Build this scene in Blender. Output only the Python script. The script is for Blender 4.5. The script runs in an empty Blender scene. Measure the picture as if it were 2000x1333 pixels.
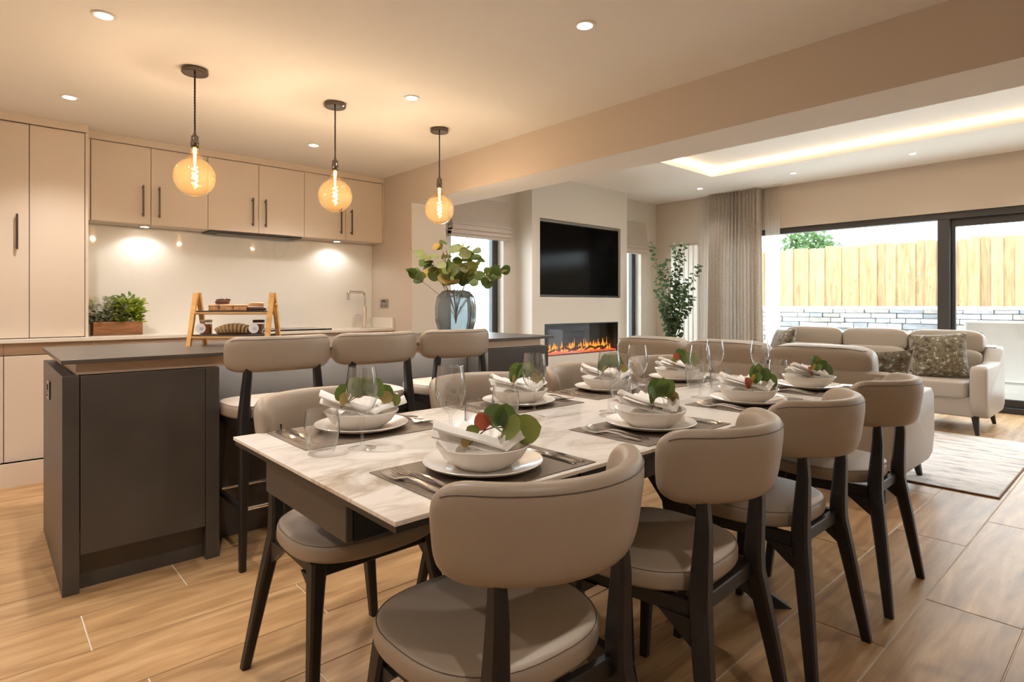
import bpy, bmesh, math, random
from mathutils import Vector, Matrix, noise
random.seed(7)
PI = math.pi
sc = bpy.context.scene
COL = sc.collection

# ------------------------------------------------------------------ camera
PSI = 47.9
cam_d = bpy.data.cameras.new('camera'); cam = bpy.data.objects.new('camera', cam_d); COL.objects.link(cam)
cam.location = (0, 0, 1.15); cam.rotation_euler = (math.radians(90), 0, math.radians(PSI - 90))
cam_d.sensor_fit = 'HORIZONTAL'; cam_d.sensor_width = 36; cam_d.lens = 36 * 1145 / 2000
cam_d.shift_y = -70.5 / 2000; cam_d.clip_start = 0.02; cam_d.clip_end = 200
sc.camera = cam
# ------------------------------------------------------------------ colour management, world, lights
vs = sc.view_settings
sc.display_settings.display_device = 'sRGB'
vs.view_transform = 'Standard'; vs.look = 'None'; vs.gamma = 1; vs.use_curve_mapping = False
vs.exposure = 0.55
try:
    sc.cycles.use_denoising = True
    sc.cycles.max_bounces = 10; sc.cycles.diffuse_bounces = 5; sc.cycles.glossy_bounces = 4
    sc.cycles.transparent_max_bounces = 24; sc.cycles.transmission_bounces = 8
    sc.cycles.caustics_reflective = False; sc.cycles.caustics_refractive = False
    sc.cycles.sample_clamp_indirect = 4
except Exception:
    pass
SKY = 9.0
SPOT_W = 42.0
PEND_W = 14.0
UNDER_W = 3.2
LED = 19.0
w = bpy.data.worlds.new('overcast_sky'); sc.world = w; w.use_nodes = True
bg = w.node_tree.nodes['Background']; bg.inputs[0].default_value = (0.84, 0.93, 1.0, 1); bg.inputs[1].default_value = SKY

def area_light(name, loc, rot, sx, sy, portal=False, energy=0, col=(1, 1, 1)):
    L = bpy.data.lights.new(name, 'AREA'); L.shape = 'RECTANGLE'; L.size = sx; L.size_y = sy
    L.energy = energy; L.color = col
    if portal: L.cycles.is_portal = True
    o = bpy.data.objects.new(name, L); o.location = loc; o.rotation_euler = rot; COL.objects.link(o)
    return o
# portal that guides the sky's own light through the sliding door
area_light('door_portal', (7.99, 0.9, 1.1), (0, PI / 2, 0), 2.2, 6.6, True)

# ------------------------------------------------------------------ helpers
def lin(r, g, b):
    f = lambda c: (c / 255 / 12.92) if c / 255 <= .04045 else ((c / 255 + .055) / 1.055) ** 2.4
    return (f(r), f(g), f(b), 1)

class MB:
    def __init__(s): s.v = []; s.f = []
    def add(s, v, f):
        o = len(s.v); s.v += [tuple(p) for p in v]; s.f += [tuple(i + o for i in q) for q in f]; return s
    def xf(s, m):
        s.v = [tuple(m @ Vector(p)) for p in s.v]; return s
    def merge(s, o, m=None):
        return s.add([tuple(m @ Vector(p)) for p in o.v] if m is not None else o.v, o.f)
    def box(s, x0, y0, z0, x1, y1, z1, b=0.0, seg=1):
        if x0 > x1: x0, x1 = x1, x0
        if y0 > y1: y0, y1 = y1, y0
        if z0 > z1: z0, z1 = z1, z0
        if b <= 0:
            return s.add([(x0, y0, z0), (x1, y0, z0), (x1, y1, z0), (x0, y1, z0), (x0, y0, z1), (x1, y0, z1), (x1, y1, z1), (x0, y1, z1)],
                         [(0, 3, 2, 1), (4, 5, 6, 7), (0, 1, 5, 4), (1, 2, 6, 5), (2, 3, 7, 6), (3, 0, 4, 7)])
        bm = bmesh.new(); bmesh.ops.create_cube(bm, size=1)
        for q in bm.verts:
            q.co = Vector(((x0 + x1) / 2 + q.co.x * (x1 - x0), (y0 + y1) / 2 + q.co.y * (y1 - y0), (z0 + z1) / 2 + q.co.z * (z1 - z0)))
        bmesh.ops.bevel(bm, geom=list(bm.edges), offset=b, segments=seg, profile=.5, affect='EDGES')
        bm.verts.index_update()
        s.add([q.co[:] for q in bm.verts], [[q.index for q in f.verts] for f in bm.faces]); bm.free(); return s
    def rings(s, R, cap=True, closed=False):
        n = len(R[0]); o = len(s.v)
        for r in R: s.v += [tuple(p) for p in r]
        m = len(R)
        for i in range(m if closed else m - 1):
            a = o + i * n; b = o + ((i + 1) % m) * n
            for j in range(n):
                k = (j + 1) % n
                s.f.append((a + j, a + k, b + k, b + j))
        if cap and not closed:
            s.f.append(tuple(o + j for j in reversed(range(n)))); s.f.append(tuple(o + (m - 1) * n + j for j in range(n)))
        return s
    def lathe(s, prof, n=32, c=(0, 0, 0), closed=False, off=0, open_=False):
        R = []
        for r, z in prof:
            r = max(r, 1e-5)
            R.append([(c[0] + r * math.cos(2 * PI * (j + off) / n), c[1] + r * math.sin(2 * PI * (j + off) / n), c[2] + z) for j in range(n)])
        return s.rings(R, cap=not closed and not open_, closed=closed)
    def tube(s, pts, r, n=8, cap=True):
        pts = [Vector(p) for p in pts]; R = []
        up = None
        for i, p in enumerate(pts):
            t = (pts[min(i + 1, len(pts) - 1)] - pts[max(i - 1, 0)]).normalized()
            if up is None:
                up = Vector((0, 0, 1)) if abs(t.z) < .9 else Vector((1, 0, 0))
            a = (up - t * up.dot(t))
            if a.length < 1e-6: a = t.orthogonal()
            a.normalize(); b = t.cross(a); up = a
            rr = r[i] if isinstance(r, (list, tuple)) else r
            R.append([p + (a * math.cos(2 * PI * j / n) + b * math.sin(2 * PI * j / n)) * rr for j in range(n)])
        return s.rings(R, cap)
    def loft(s, st):            # near-vertical rectangular bars: (x, y, z, wx, wy)
        R = []
        for x, y, z, a, b in st:
            c = min(a, b) * .18
            R.append([(x + px, y + py, z) for px, py in ((a / 2 - c, -b / 2), (a / 2, -b / 2 + c), (a / 2, b / 2 - c), (a / 2 - c, b / 2),
                      (-a / 2 + c, b / 2), (-a / 2, b / 2 - c), (-a / 2, -b / 2 + c), (-a / 2 + c, -b / 2))])
        return s.rings(R)
    def prism(s, poly, z0, z1, axis='z'):
        R = [[(x, y, z) for x, y in poly] for z in (z0, z1)]
        if axis == 'x': R = [[(z, x, y) for x, y in poly] for z in (z0, z1)]
        if axis == 'y': R = [[(x, z, y) for x, y in poly] for z in (z0, z1)]
        return s.rings(R)
    def squad(s, sx, sy, sz, e1=.35, e2=.35, n=32, m=16, c=(0, 0, 0)):   # superquadric block, soft edged
        p = lambda q, e: math.copysign(abs(q) ** e, q)
        R = []
        for i in range(1, m):
            ph = -PI / 2 + PI * i / m
            R.append([(c[0] + sx / 2 * p(math.cos(ph), e1) * p(math.cos(2 * PI * j / n), e2), c[1] + sy / 2 * p(math.cos(ph), e1) * p(math.sin(2 * PI * j / n), e2), c[2] + sz / 2 * p(math.sin(ph), e1)) for j in range(n)])
        return s.rings(R)
    def mesh(s, name, smooth=False, angle=None):
        me = bpy.data.meshes.new(name); me.from_pydata(s.v, [], s.f)
        bm = bmesh.new(); bm.from_mesh(me); bmesh.ops.recalc_face_normals(bm, faces=bm.faces)
        if smooth:
            lim = math.radians(angle or 40)
            for f in bm.faces: f.smooth = True
            for e in bm.edges:
                if len(e.link_faces) == 2 and e.calc_face_angle(0) > lim: e.smooth = False
        bm.to_mesh(me); bm.free(); return me

def tag(o, label=None, cat=None, group=None, kind=None):
    if label: o['label'] = label
    if cat: o['category'] = cat
    if group: o['group'] = group
    if kind: o['kind'] = kind
    return o
def obj(name, mb, m, parent=None, smooth=False, angle=None, loc=None, rot=None, **kw):
    me = mb.mesh(name, smooth, angle) if isinstance(mb, MB) else mb
    if m is not None and not me.materials: me.materials.append(m)
    o = bpy.data.objects.new(name, me); COL.objects.link(o)
    if parent is not None: o.parent = parent
    if loc is not None: o.location = loc
    if rot is not None: o.rotation_euler = rot
    return tag(o, **kw)
def thing(name, loc, rz=0, label=None, cat=None, group=None, kind=None):
    o = bpy.data.objects.new(name, None); COL.objects.link(o); o.empty_display_size = .05
    o.location = loc; o.rotation_euler = (0, 0, rz)
    return tag(o, label, cat, group, kind)
KIDS = {}
def kids(o): return [c for c in COL.objects if c.parent == o]
def dup(root, loc, rz, label=None, group=None, scale=None):
    r = root.copy(); COL.objects.link(r); r.location = loc; r.rotation_euler = (0, 0, rz)
    if scale: r.scale = scale
    if label: r['label'] = label
    if group: r['group'] = group
    if root not in KIDS:
        KIDS[root] = [(c, [g for g in COL.objects if g.parent == c]) for c in kids(root)]
    for c, gs in KIDS[root]:
        d = c.copy(); COL.objects.link(d); d.parent = r
        for g in gs:
            e = g.copy(); COL.objects.link(e); e.parent = d
    return r
def struct(name, mb, m, parent=None, **k):
    return obj(name, mb, m, parent, kind='structure', **k)

# ------------------------------------------------------------------ materials
def mat(name, col, rough=.5, metal=0, spec=.5, bump=None, vary=None, coat=0, sheen=0, emis=None, estr=0, trans=0):
    m = bpy.data.materials.new(name); m.use_nodes = True; nt = m.node_tree; b = nt.nodes['Principled BSDF']
    b.inputs['Base Color'].default_value = col; b.inputs['Roughness'].default_value = rough
    b.inputs['Metallic'].default_value = metal; b.inputs['Specular IOR Level'].default_value = spec
    if coat: b.inputs['Coat Weight'].default_value = coat; b.inputs['Coat Roughness'].default_value = .1
    if sheen: b.inputs['Sheen Weight'].default_value = sheen; b.inputs['Sheen Roughness'].default_value = .5
    if emis: b.inputs['Emission Color'].default_value = emis; b.inputs['Emission Strength'].default_value = estr
    if trans: b.inputs['Transmission Weight'].default_value = trans
    if vary or bump:
        tc = nt.nodes.new('ShaderNodeTexCoord')
    if vary:                                   # (scale, amount, (sx,sy,sz))
        mp = nt.nodes.new('ShaderNodeMapping'); mp.inputs['Scale'].default_value = vary[2] if len(vary) > 2 else (1, 1, 1)
        nz = nt.nodes.new('ShaderNodeTexNoise'); nz.inputs['Scale'].default_value = vary[0]; nz.inputs['Detail'].default_value = 4
        mr = nt.nodes.new('ShaderNodeMapRange'); mr.inputs['From Min'].default_value = .25; mr.inputs['From Max'].default_value = .75
        mr.inputs['To Min'].default_value = 1 - vary[1]; mr.inputs['To Max'].default_value = 1 + vary[1]
        hs = nt.nodes.new('ShaderNodeHueSaturation'); hs.inputs['Color'].default_value = col
        nt.links.new(tc.outputs['Object'], mp.inputs[0]); nt.links.new(mp.outputs[0], nz.inputs[0]); nt.links.new(nz.outputs[0], mr.inputs[0])
        nt.links.new(mr.outputs[0], hs.inputs['Value']); nt.links.new(hs.outputs[0], b.inputs['Base Color'])
    if bump:                                   # (scale, strength)
        nz2 = nt.nodes.new('ShaderNodeTexNoise'); nz2.inputs['Scale'].default_value = bump[0]; nz2.inputs['Detail'].default_value = 3
        bp = nt.nodes.new('ShaderNodeBump'); bp.inputs['Strength'].default_value = bump[1]; bp.inputs['Distance'].default_value = .002
        nt.links.new(tc.outputs['Object'], nz2.inputs[0]); nt.links.new(nz2.outputs[0], bp.inputs['Height']); nt.links.new(bp.outputs[0], b.inputs['Normal'])
    return m

def thin_glass(name, tint=(1, 1, 1, 1), refl=.9, edge=(.75, .8, .8, 1), rough=0.0, power=2.5, glow=None, gmix=.1, base=.04):
    m = bpy.data.materials.new(name); m.use_nodes = True; nt = m.node_tree; nt.nodes.clear()
    out = nt.nodes.new('ShaderNodeOutputMaterial'); mx = nt.nodes.new('ShaderNodeMixShader')
    lw = nt.nodes.new('ShaderNodeLayerWeight'); lw.inputs['Blend'].default_value = .5
    pw = nt.nodes.new('ShaderNodeMath'); pw.operation = 'POWER'; pw.inputs[1].default_value = power
    ml = nt.nodes.new('ShaderNodeMath'); ml.operation = 'MULTIPLY_ADD'; ml.inputs[1].default_value = refl; ml.inputs[2].default_value = base
    cm = nt.nodes.new('ShaderNodeMix'); cm.data_type = 'RGBA'
    cm.inputs[6].default_value = tint; cm.inputs[7].default_value = edge
    tr = nt.nodes.new('ShaderNodeBsdfTransparent'); gl = nt.nodes.new('ShaderNodeBsdfGlossy'); gl.inputs['Roughness'].default_value = rough
    nt.links.new(lw.outputs['Facing'], pw.inputs[0]); nt.links.new(pw.outputs[0], ml.inputs[0]); p2 = nt.nodes.new('ShaderNodeMath'); p2.operation = 'POWER'; p2.inputs[1].default_value = 2.5; nt.links.new(lw.outputs['Facing'], p2.inputs[0]); nt.links.new(p2.outputs[0], cm.inputs[0])
    nt.links.new(cm.outputs[2], tr.inputs[0]); nt.links.new(ml.outputs[0], mx.inputs[0])
    if glow:                                   # a little light scattered in the coloured glass
        tl = nt.nodes.new('ShaderNodeBsdfTranslucent'); tl.inputs[0].default_value = glow; m2 = nt.nodes.new('ShaderNodeMixShader'); m2.inputs[0].default_value = gmix
        nt.links.new(tr.outputs[0], m2.inputs[1]); nt.links.new(tl.outputs[0], m2.inputs[2]); tr = m2
    nt.links.new(tr.outputs[0], mx.inputs[1]); nt.links.new(gl.outputs[0], mx.inputs[2]); nt.links.new(mx.outputs[0], out.inputs[0])
    return m

def wood_tile():
    m = bpy.data.materials.new('oak_effect_porcelain'); m.use_nodes = True; nt = m.node_tree; b = nt.nodes['Principled BSDF']
    N = nt.nodes.new; L = nt.links.new
    tc = N('ShaderNodeTexCoord'); oi = N('ShaderNodeObjectInfo')
    ad = N('ShaderNodeVectorMath'); ad.operation = 'ADD'
    sc3 = N('ShaderNodeVectorMath'); sc3.operation = 'SCALE'; sc3.inputs['Scale'].default_value = 37.0
    cx = N('ShaderNodeCombineXYZ'); L(oi.outputs['Random'], cx.inputs[0]); L(oi.outputs['Random'], cx.inputs[1]); L(cx.outputs[0], sc3.inputs[0])
    L(tc.outputs['Object'], ad.inputs[0]); L(sc3.outputs[0], ad.inputs[1])
    mp = N('ShaderNodeMapping'); mp.inputs['Scale'].default_value = (1.1, 8, 1); L(ad.outputs[0], mp.inputs[0])
    n1 = N('ShaderNodeTexNoise'); n1.inputs['Scale'].default_value = 2.2; n1.inputs['Detail'].default_value = 6; n1.inputs['Distortion'].default_value = .7; L(mp.outputs[0], n1.inputs[0])
    mp2 = N('ShaderNodeMapping'); mp2.inputs['Scale'].default_value = (3, 60, 1); L(ad.outputs[0], mp2.inputs[0])
    n2 = N('ShaderNodeTexNoise'); n2.inputs['Scale'].default_value = 3; n2.inputs['Detail'].default_value = 5; L(mp2.outputs[0], n2.inputs[0])
    cr = N('ShaderNodeValToRGB'); e = cr.color_ramp.elements
    e[0].position = .22; e[0].color = lin(132, 100, 70); e[1].position = .75; e[1].color = lin(194, 162, 124)
    q = cr.color_ramp.elements.new(.5); q.color = lin(171, 137, 99)
    L(n1.outputs[0], cr.inputs[0])
    mx = N('ShaderNodeMix'); mx.data_type = 'RGBA'; mx.blend_type = 'MULTIPLY'; mx.inputs[0].default_value = .4
    mr = N('ShaderNodeMapRange'); mr.inputs['From Min'].default_value = .3; mr.inputs['From Max'].default_value = .7; mr.inputs['To Min'].default_value = .72; mr.inputs['To Max'].default_value = 1.12
    L(n2.outputs[0], mr.inputs[0]); L(cr.outputs[0], mx.inputs[6]); L(mr.outputs[0], mx.inputs[7])
    hs = N('ShaderNodeHueSaturation'); hs.inputs['Saturation'].default_value = 1.06
    mv = N('ShaderNodeMapRange'); mv.inputs['To Min'].default_value = .84; mv.inputs['To Max'].default_value = 1.1; L(oi.outputs['Random'], mv.inputs[0]); L(mv.outputs[0], hs.inputs['Value'])
    L(mx.outputs[2], hs.inputs['Color']); L(hs.outputs[0], b.inputs['Base Color'])
    b.inputs['Roughness'].default_value = .40; b.inputs['Specular IOR Level'].default_value = .4
    bp = N('ShaderNodeBump'); bp.inputs['Strength'].default_value = .15; bp.inputs['Distance'].default_value = .001; L(n2.outputs[0], bp.inputs['Height']); L(bp.outputs[0], b.inputs['Normal'])
    return m

def marble(name, base, vein, rough=.12, scale=1.0, amount=.6, sharp=.06, warm=None):
    m = bpy.data.materials.new(name); m.use_nodes = True; nt = m.node_tree; b = nt.nodes['Principled BSDF']
    N = nt.nodes.new; L = nt.links.new
    tc = N('ShaderNodeTexCoord'); mp = N('ShaderNodeMapping'); mp.inputs['Rotation'].default_value = (0, 0, .5); mp.inputs['Scale'].default_value = (scale, scale * 2.0, scale)
    L(tc.outputs['Object'], mp.inputs[0])
    n1 = N('ShaderNodeTexNoise'); n1.inputs['Scale'].default_value = 2.0; n1.inputs['Detail'].default_value = 8; n1.inputs['Roughness'].default_value = .6; n1.inputs['Distortion'].default_value = 1.3; L(mp.outputs[0], n1.inputs[0])
    sb = N('ShaderNodeMath'); sb.operation = 'SUBTRACT'; sb.inputs[1].default_value = .5; L(n1.outputs[0], sb.inputs[0])
    ab = N('ShaderNodeMath'); ab.operation = 'ABSOLUTE'; L(sb.outputs[0], ab.inputs[0])
    mr = N('ShaderNodeMapRange'); mr.inputs['From Min'].default_value = 0; mr.inputs['From Max'].default_value = sharp; mr.inputs['To Min'].default_value = amount; mr.inputs['To Max'].default_value = 0; L(ab.outputs[0], mr.inputs[0])
    n2 = N('ShaderNodeTexNoise'); n2.inputs['Scale'].default_value = 1.6; n2.inputs['Detail'].default_value = 3; L(mp.outputs[0], n2.inputs[0])
    m2 = N('ShaderNodeMapRange'); m2.inputs['From Min'].default_value = .42; m2.inputs['From Max'].default_value = .7; L(n2.outputs[0], m2.inputs[0])
    mu = N('ShaderNodeMath'); mu.operation = 'MULTIPLY'; L(mr.outputs[0], mu.inputs[0]); L(m2.outputs[0], mu.inputs[1])
    mx = N('ShaderNodeMix'); mx.data_type = 'RGBA'; mx.inputs[6].default_value = base; mx.inputs[7].default_value = vein; L(mu.outputs[0], mx.inputs[0])
    last = mx
    L(last.outputs[2], b.inputs['Base Color']); b.inputs['Roughness'].default_value = rough
    if rough < .05: b.inputs['Specular IOR Level'].default_value = .3
    return m

def patterned():
    m = bpy.data.materials.new('mottled_velvet'); m.use_nodes = True; nt = m.node_tree; b = nt.nodes['Principled BSDF']
    N = nt.nodes.new; L = nt.links.new
    tc = N('ShaderNodeTexCoord'); n = N('ShaderNodeTexNoise'); n.inputs['Scale'].default_value = 24; n.inputs['Detail'].default_value = 5; n.inputs['Roughness'].default_value = .7; L(tc.outputs['Object'], n.inputs[0])
    cr = N('ShaderNodeValToRGB'); cr.color_ramp.interpolation = 'LINEAR'; e = cr.color_ramp.elements
    e[0].position = .36; e[0].color = lin(38, 36, 26); e[1].position = .66; e[1].color = lin(205, 196, 170)
    for p, c in ((.45, (92, 74, 48)), (.5, (120, 108, 82)), (.55, (70, 74, 62)), (.6, (156, 158, 146))):
        cr.color_ramp.elements.new(p).color = lin(*c)
    L(n.outputs[0], cr.inputs[0]); L(cr.outputs[0], b.inputs['Base Color']); b.inputs['Roughness'].default_value = .75; b.inputs['Sheen Weight'].default_value = .4
    return m

def rug_mat():
    m = bpy.data.materials.new('pale_abstract_rug'); m.use_nodes = True; nt = m.node_tree; b = nt.nodes['Principled BSDF']
    N = nt.nodes.new; L = nt.links.new
    tc = N('ShaderNodeTexCoord'); mp = N('ShaderNodeMapping'); mp.inputs['Scale'].default_value = (6, 1.6, 1); mp.inputs['Rotation'].default_value = (0, 0, .25); L(tc.outputs['Object'], mp.inputs[0])
    n = N('ShaderNodeTexNoise'); n.inputs['Scale'].default_value = 2.4; n.inputs['Detail'].default_value = 8; n.inputs['Roughness'].default_value = .7; L(mp.outputs[0], n.inputs[0])
    cr = N('ShaderNodeValToRGB'); e = cr.color_ramp.elements; e[0].position = .36; e[0].color = lin(168, 168, 172); e[1].position = .6; e[1].color = lin(230, 227, 225)
    cr.color_ramp.elements.new(.46).color = lin(210, 206, 204)
    L(n.outputs[0], cr.inputs[0]); L(cr.outputs[0], b.inputs['Base Color']); b.inputs['Roughness'].default_value = .95; b.inputs['Specular IOR Level'].default_value = .1
    n2 = N('ShaderNodeTexNoise'); n2.inputs['Scale'].default_value = 220; L(tc.outputs['Object'], n2.inputs[0])
    bp = N('ShaderNodeBump'); bp.inputs['Strength'].default_value = .5; bp.inputs['Distance'].default_value = .004; L(n2.outputs[0], bp.inputs['Height']); L(bp.outputs[0], b.inputs['Normal'])
    return m

def emit(name, col, s):
    m = bpy.data.materials.new(name); m.use_nodes = True; nt = m.node_tree; nt.nodes.clear()
    o = nt.nodes.new('ShaderNodeOutputMaterial'); e = nt.nodes.new('ShaderNodeEmission'); e.inputs[0].default_value = col; e.inputs[1].default_value = s
    nt.links.new(e.outputs[0], o.inputs[0]); return m

def leafmat(name, col, tr=.35):
    m = bpy.data.materials.new(name); m.use_nodes = True; nt = m.node_tree; b = nt.nodes['Principled BSDF']
    N = nt.nodes.new; L = nt.links.new
    oi = N('ShaderNodeObjectInfo'); tc = N('ShaderNodeTexCoord'); nz = N('ShaderNodeTexNoise'); nz.inputs['Scale'].default_value = 22; L(tc.outputs['Object'], nz.inputs[0])
    ad = N('ShaderNodeMath'); ad.operation = 'ADD'; L(oi.outputs['Random'], ad.inputs[0]); L(nz.outputs[0], ad.inputs[1])
    mr = N('ShaderNodeMapRange'); mr.inputs['From Min'].default_value = .3; mr.inputs['From Max'].default_value = 1.6; mr.inputs['To Min'].default_value = .7; mr.inputs['To Max'].default_value = 1.35; L(ad.outputs[0], mr.inputs[0])
    hs = N('ShaderNodeHueSaturation'); hs.inputs['Color'].default_value = col; L(mr.outputs[0], hs.inputs['Value'])
    L(hs.outputs[0], b.inputs['Base Color']); b.inputs['Roughness'].default_value = .5
    t = N('ShaderNodeBsdfTranslucent'); L(hs.outputs[0], t.inputs[0]); mx = N('ShaderNodeMixShader'); mx.inputs[0].default_value = tr
    L(b.outputs[0], mx.inputs[1]); L(t.outputs[0], mx.inputs[2]); L(mx.outputs[0], nt.nodes['Material Output'].inputs[0])
    return m

def fabric_sheer(name, col, alpha, tr=.5):
    m = bpy.data.materials.new(name); m.use_nodes = True; nt = m.node_tree; nt.nodes.clear()
    N = nt.nodes.new; L = nt.links.new
    o = N('ShaderNodeOutputMaterial'); d = N('ShaderNodeBsdfDiffuse'); d.inputs[0].default_value = col; t = N('ShaderNodeBsdfTranslucent'); t.inputs[0].default_value = col
    a = N('ShaderNodeMixShader'); a.inputs[0].default_value = tr; L(d.outputs[0], a.inputs[1]); L(t.outputs[0], a.inputs[2])
    x = N('ShaderNodeBsdfTransparent'); b = N('ShaderNodeMixShader'); b.inputs[0].default_value = alpha; L(x.outputs[0], b.inputs[1]); L(a.outputs[0], b.inputs[2]); L(b.outputs[0], o.inputs[0])
    return m

def curtain_mat():
    m = fabric_sheer('woven_taupe_curtain', lin(168, 152, 136), 1.0, .22); nt = m.node_tree
    N = nt.nodes.new; L = nt.links.new
    tc = N('ShaderNodeTexCoord'); mp = N('ShaderNodeMapping'); mp.inputs['Scale'].default_value = (90, 90, 14); L(tc.outputs['Object'], mp.inputs[0])
    n = N('ShaderNodeTexNoise'); n.inputs['Scale'].default_value = 3; n.inputs['Detail'].default_value = 4; L(mp.outputs[0], n.inputs[0])
    cr = N('ShaderNodeValToRGB'); e = cr.color_ramp.elements; e[0].position = .35; e[0].color = lin(172, 160, 147); e[1].position = .65; e[1].color = lin(206, 196, 184); L(n.outputs[0], cr.inputs[0])
    for q in nt.nodes:
        if q.bl_idname in ('ShaderNodeBsdfDiffuse', 'ShaderNodeBsdfTranslucent'): L(cr.outputs[0], q.inputs[0])
    return m

def plank_wood(name, c1, c2, axis_scale, rough=.6):
    m = bpy.data.materials.new(name); m.use_nodes = True; nt = m.node_tree; b = nt.nodes['Principled BSDF']
    N = nt.nodes.new; L = nt.links.new
    tc = N('ShaderNodeTexCoord'); oi = N('ShaderNodeObjectInfo')
    ad = N('ShaderNodeVectorMath'); ad.operation = 'ADD'; sc3 = N('ShaderNodeVectorMath'); sc3.operation = 'SCALE'; sc3.inputs['Scale'].default_value = 23.0
    cx = N('ShaderNodeCombineXYZ')
    for i in range(3): L(oi.outputs['Random'], cx.inputs[i])
    L(cx.outputs[0], sc3.inputs[0]); L(tc.outputs['Object'], ad.inputs[0]); L(sc3.outputs[0], ad.inputs[1])
    mp = N('ShaderNodeMapping'); mp.inputs['Scale'].default_value = axis_scale; L(ad.outputs[0], mp.inputs[0])
    n = N('ShaderNodeTexNoise'); n.inputs['Scale'].default_value = 3; n.inputs['Detail'].default_value = 5; n.inputs['Distortion'].default_value = .6; L(mp.outputs[0], n.inputs[0])
    cr = N('ShaderNodeValToRGB'); e = cr.color_ramp.elements; e[0].position = .3; e[0].color = c1; e[1].position = .65; e[1].color = c2; L(n.outputs[0], cr.inputs[0])
    hs = N('ShaderNodeHueSaturation'); mv = N('ShaderNodeMapRange'); mv.inputs['To Min'].default_value = .8; mv.inputs['To Max'].default_value = 1.12; L(oi.outputs['Random'], mv.inputs[0]); L(mv.outputs[0], hs.inputs['Value'])
    L(cr.outputs[0], hs.inputs['Color'])
    # knots
    vo = N('ShaderNodeTexVoronoi'); mk = N('ShaderNodeMapping'); mk.inputs['Scale'].default_value = (3.5, 3.5, 2.2); L(ad.outputs[0], mk.inputs[0]); L(mk.outputs[0], vo.inputs[0]); vo.inputs['Scale'].default_value = 1.6
    kr = N('ShaderNodeMapRange'); kr.inputs['From Min'].default_value = .05; kr.inputs['From Max'].default_value = .1; kr.inputs['To Min'].default_value = .55; kr.inputs['To Max'].default_value = 0; L(vo.outputs['Distance'], kr.inputs[0])
    mx = N('ShaderNodeMix'); mx.data_type = 'RGBA'; mx.inputs[7].default_value = (c1[0] * .35, c1[1] * .3, c1[2] * .25, 1); L(kr.outputs[0], mx.inputs[0]); L(hs.outputs[0], mx.inputs[6])
    L(mx.outputs[2], b.inputs['Base Color']); b.inputs['Roughness'].default_value = rough
    return m

M = {}
M['floor'] = wood_tile()
M['grout'] = mat('pale_grout', lin(214, 200, 180), .9)
M['wall'] = mat('taupe_emulsion', lin(199, 185, 170), .85, spec=.2, bump=(120, .05))
M['wall_pale'] = mat('pale_emulsion', lin(216, 209, 199), .85, spec=.2, bump=(120, .05))
M['ceil'] = mat('white_ceiling_emulsion', lin(238, 235, 230), .9, spec=.15)
M['cab'] = mat('matt_cashmere_cabinet', lin(214, 199, 182), .55, spec=.35)
M['gap'] = mat('dark_shadow_gap', lin(70, 56, 44), .9)
M['handle'] = mat('brushed_dark_nickel', lin(96, 86, 78), .35, 1)
M['slate'] = mat('dark_bronze_laminate', lin(70, 65, 60), .4, spec=.5, vary=(3.5, .2), bump=(60, .06))
M['islandtop'] = mat('dark_ceramic_worktop', lin(84, 76, 68), .38, spec=.4, vary=(6, .12))
M['rail'] = mat('champagne_rail', lin(196, 170, 146), .4, .35)
M['quartz'] = marble('cream_quartz', lin(226, 218, 206), lin(200, 190, 176), .22, .8, .25, .03)
M['splash'] = marble('glossy_white_quartz_slab', lin(232, 228, 220), lin(206, 198, 188), .035, .7, .35, .02)
M['top'] = marble('calacatta_ceramic', lin(236, 230, 222), lin(170, 152, 128), .09, 1.25, .95, .10)
M['black'] = mat('black_stained_ash', lin(30, 26, 24), .42, spec=.4, bump=(90, .08))
M['metal_black'] = mat('black_powder_coat', lin(36, 35, 36), .35, .2)
M['drawer'] = mat('bronze_lacquer', lin(78, 70, 62), .45)
M['leather'] = mat('taupe_leather', lin(158, 143, 126), .42, spec=.4, bump=(300, .1))
M['leather_seam'] = mat('dark_leather_piping', lin(92, 78, 66), .5)
M['sofa'] = mat('stone_leather', lin(168, 158, 146), .4, spec=.45, bump=(160, .15))
M['chrome'] = mat('polished_chrome', (.85, .85, .86, 1), .06, 1)
M['nickel'] = mat('black_nickel', lin(120, 112, 106), .15, 1)
M['steel'] = mat('cutlery_steel', (.72, .7, .68, 1), .14, 1)
M['brass'] = mat('brushed_switchplate', lin(178, 170, 162), .3, 1)
M['china'] = mat('white_stoneware', lin(232, 226, 218), .22, spec=.5, coat=.3)
M['linen'] = mat('white_linen_napkin', lin(238, 234, 228), .85, bump=(220, .25), sheen=.2)
M['mat'] = mat('taupe_vinyl_placemat', lin(112, 98, 84), .55, vary=(180, .12), bump=(400, .2))
M['glass'] = thin_glass('clear_glass', (.985, .985, .985, 1), .95, (.80, .82, .82, 1), power=4.0, base=.075)
M['pane'] = thin_glass('window_glass', (.97, .985, .98, 1), .7, (.9, .95, .93, 1))
M['amber'] = thin_glass('amber_lamp_glass', (1.0, .83, .60, 1), .7, (.95, .66, .25, 1), power=2.5, glow=(1, .66, .26, 1), gmix=.02)
M['frame_ext'] = mat('anthracite_aluminium', lin(58, 57, 58), .45, .2)
M['white'] = mat('white_gloss_enamel', lin(236, 232, 224), .3)
M['curtain'] = curtain_mat()
M['sheer'] = fabric_sheer('white_voile', lin(232, 226, 218), .55, .6)
M['blind'] = mat('oatmeal_linen_blind', lin(190, 178, 166), .9, vary=(14, .1, (1, 1, 14)), bump=(160, .3))
M['rug'] = rug_mat()
M['velvet'] = patterned()
M['tvglass'] = mat('black_tv_glass', (.003, .003, .003, 1), .12, spec=.05)
M['tvedge'] = mat('dark_grey_bezel', lin(60, 56, 52), .35, .4)
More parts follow.
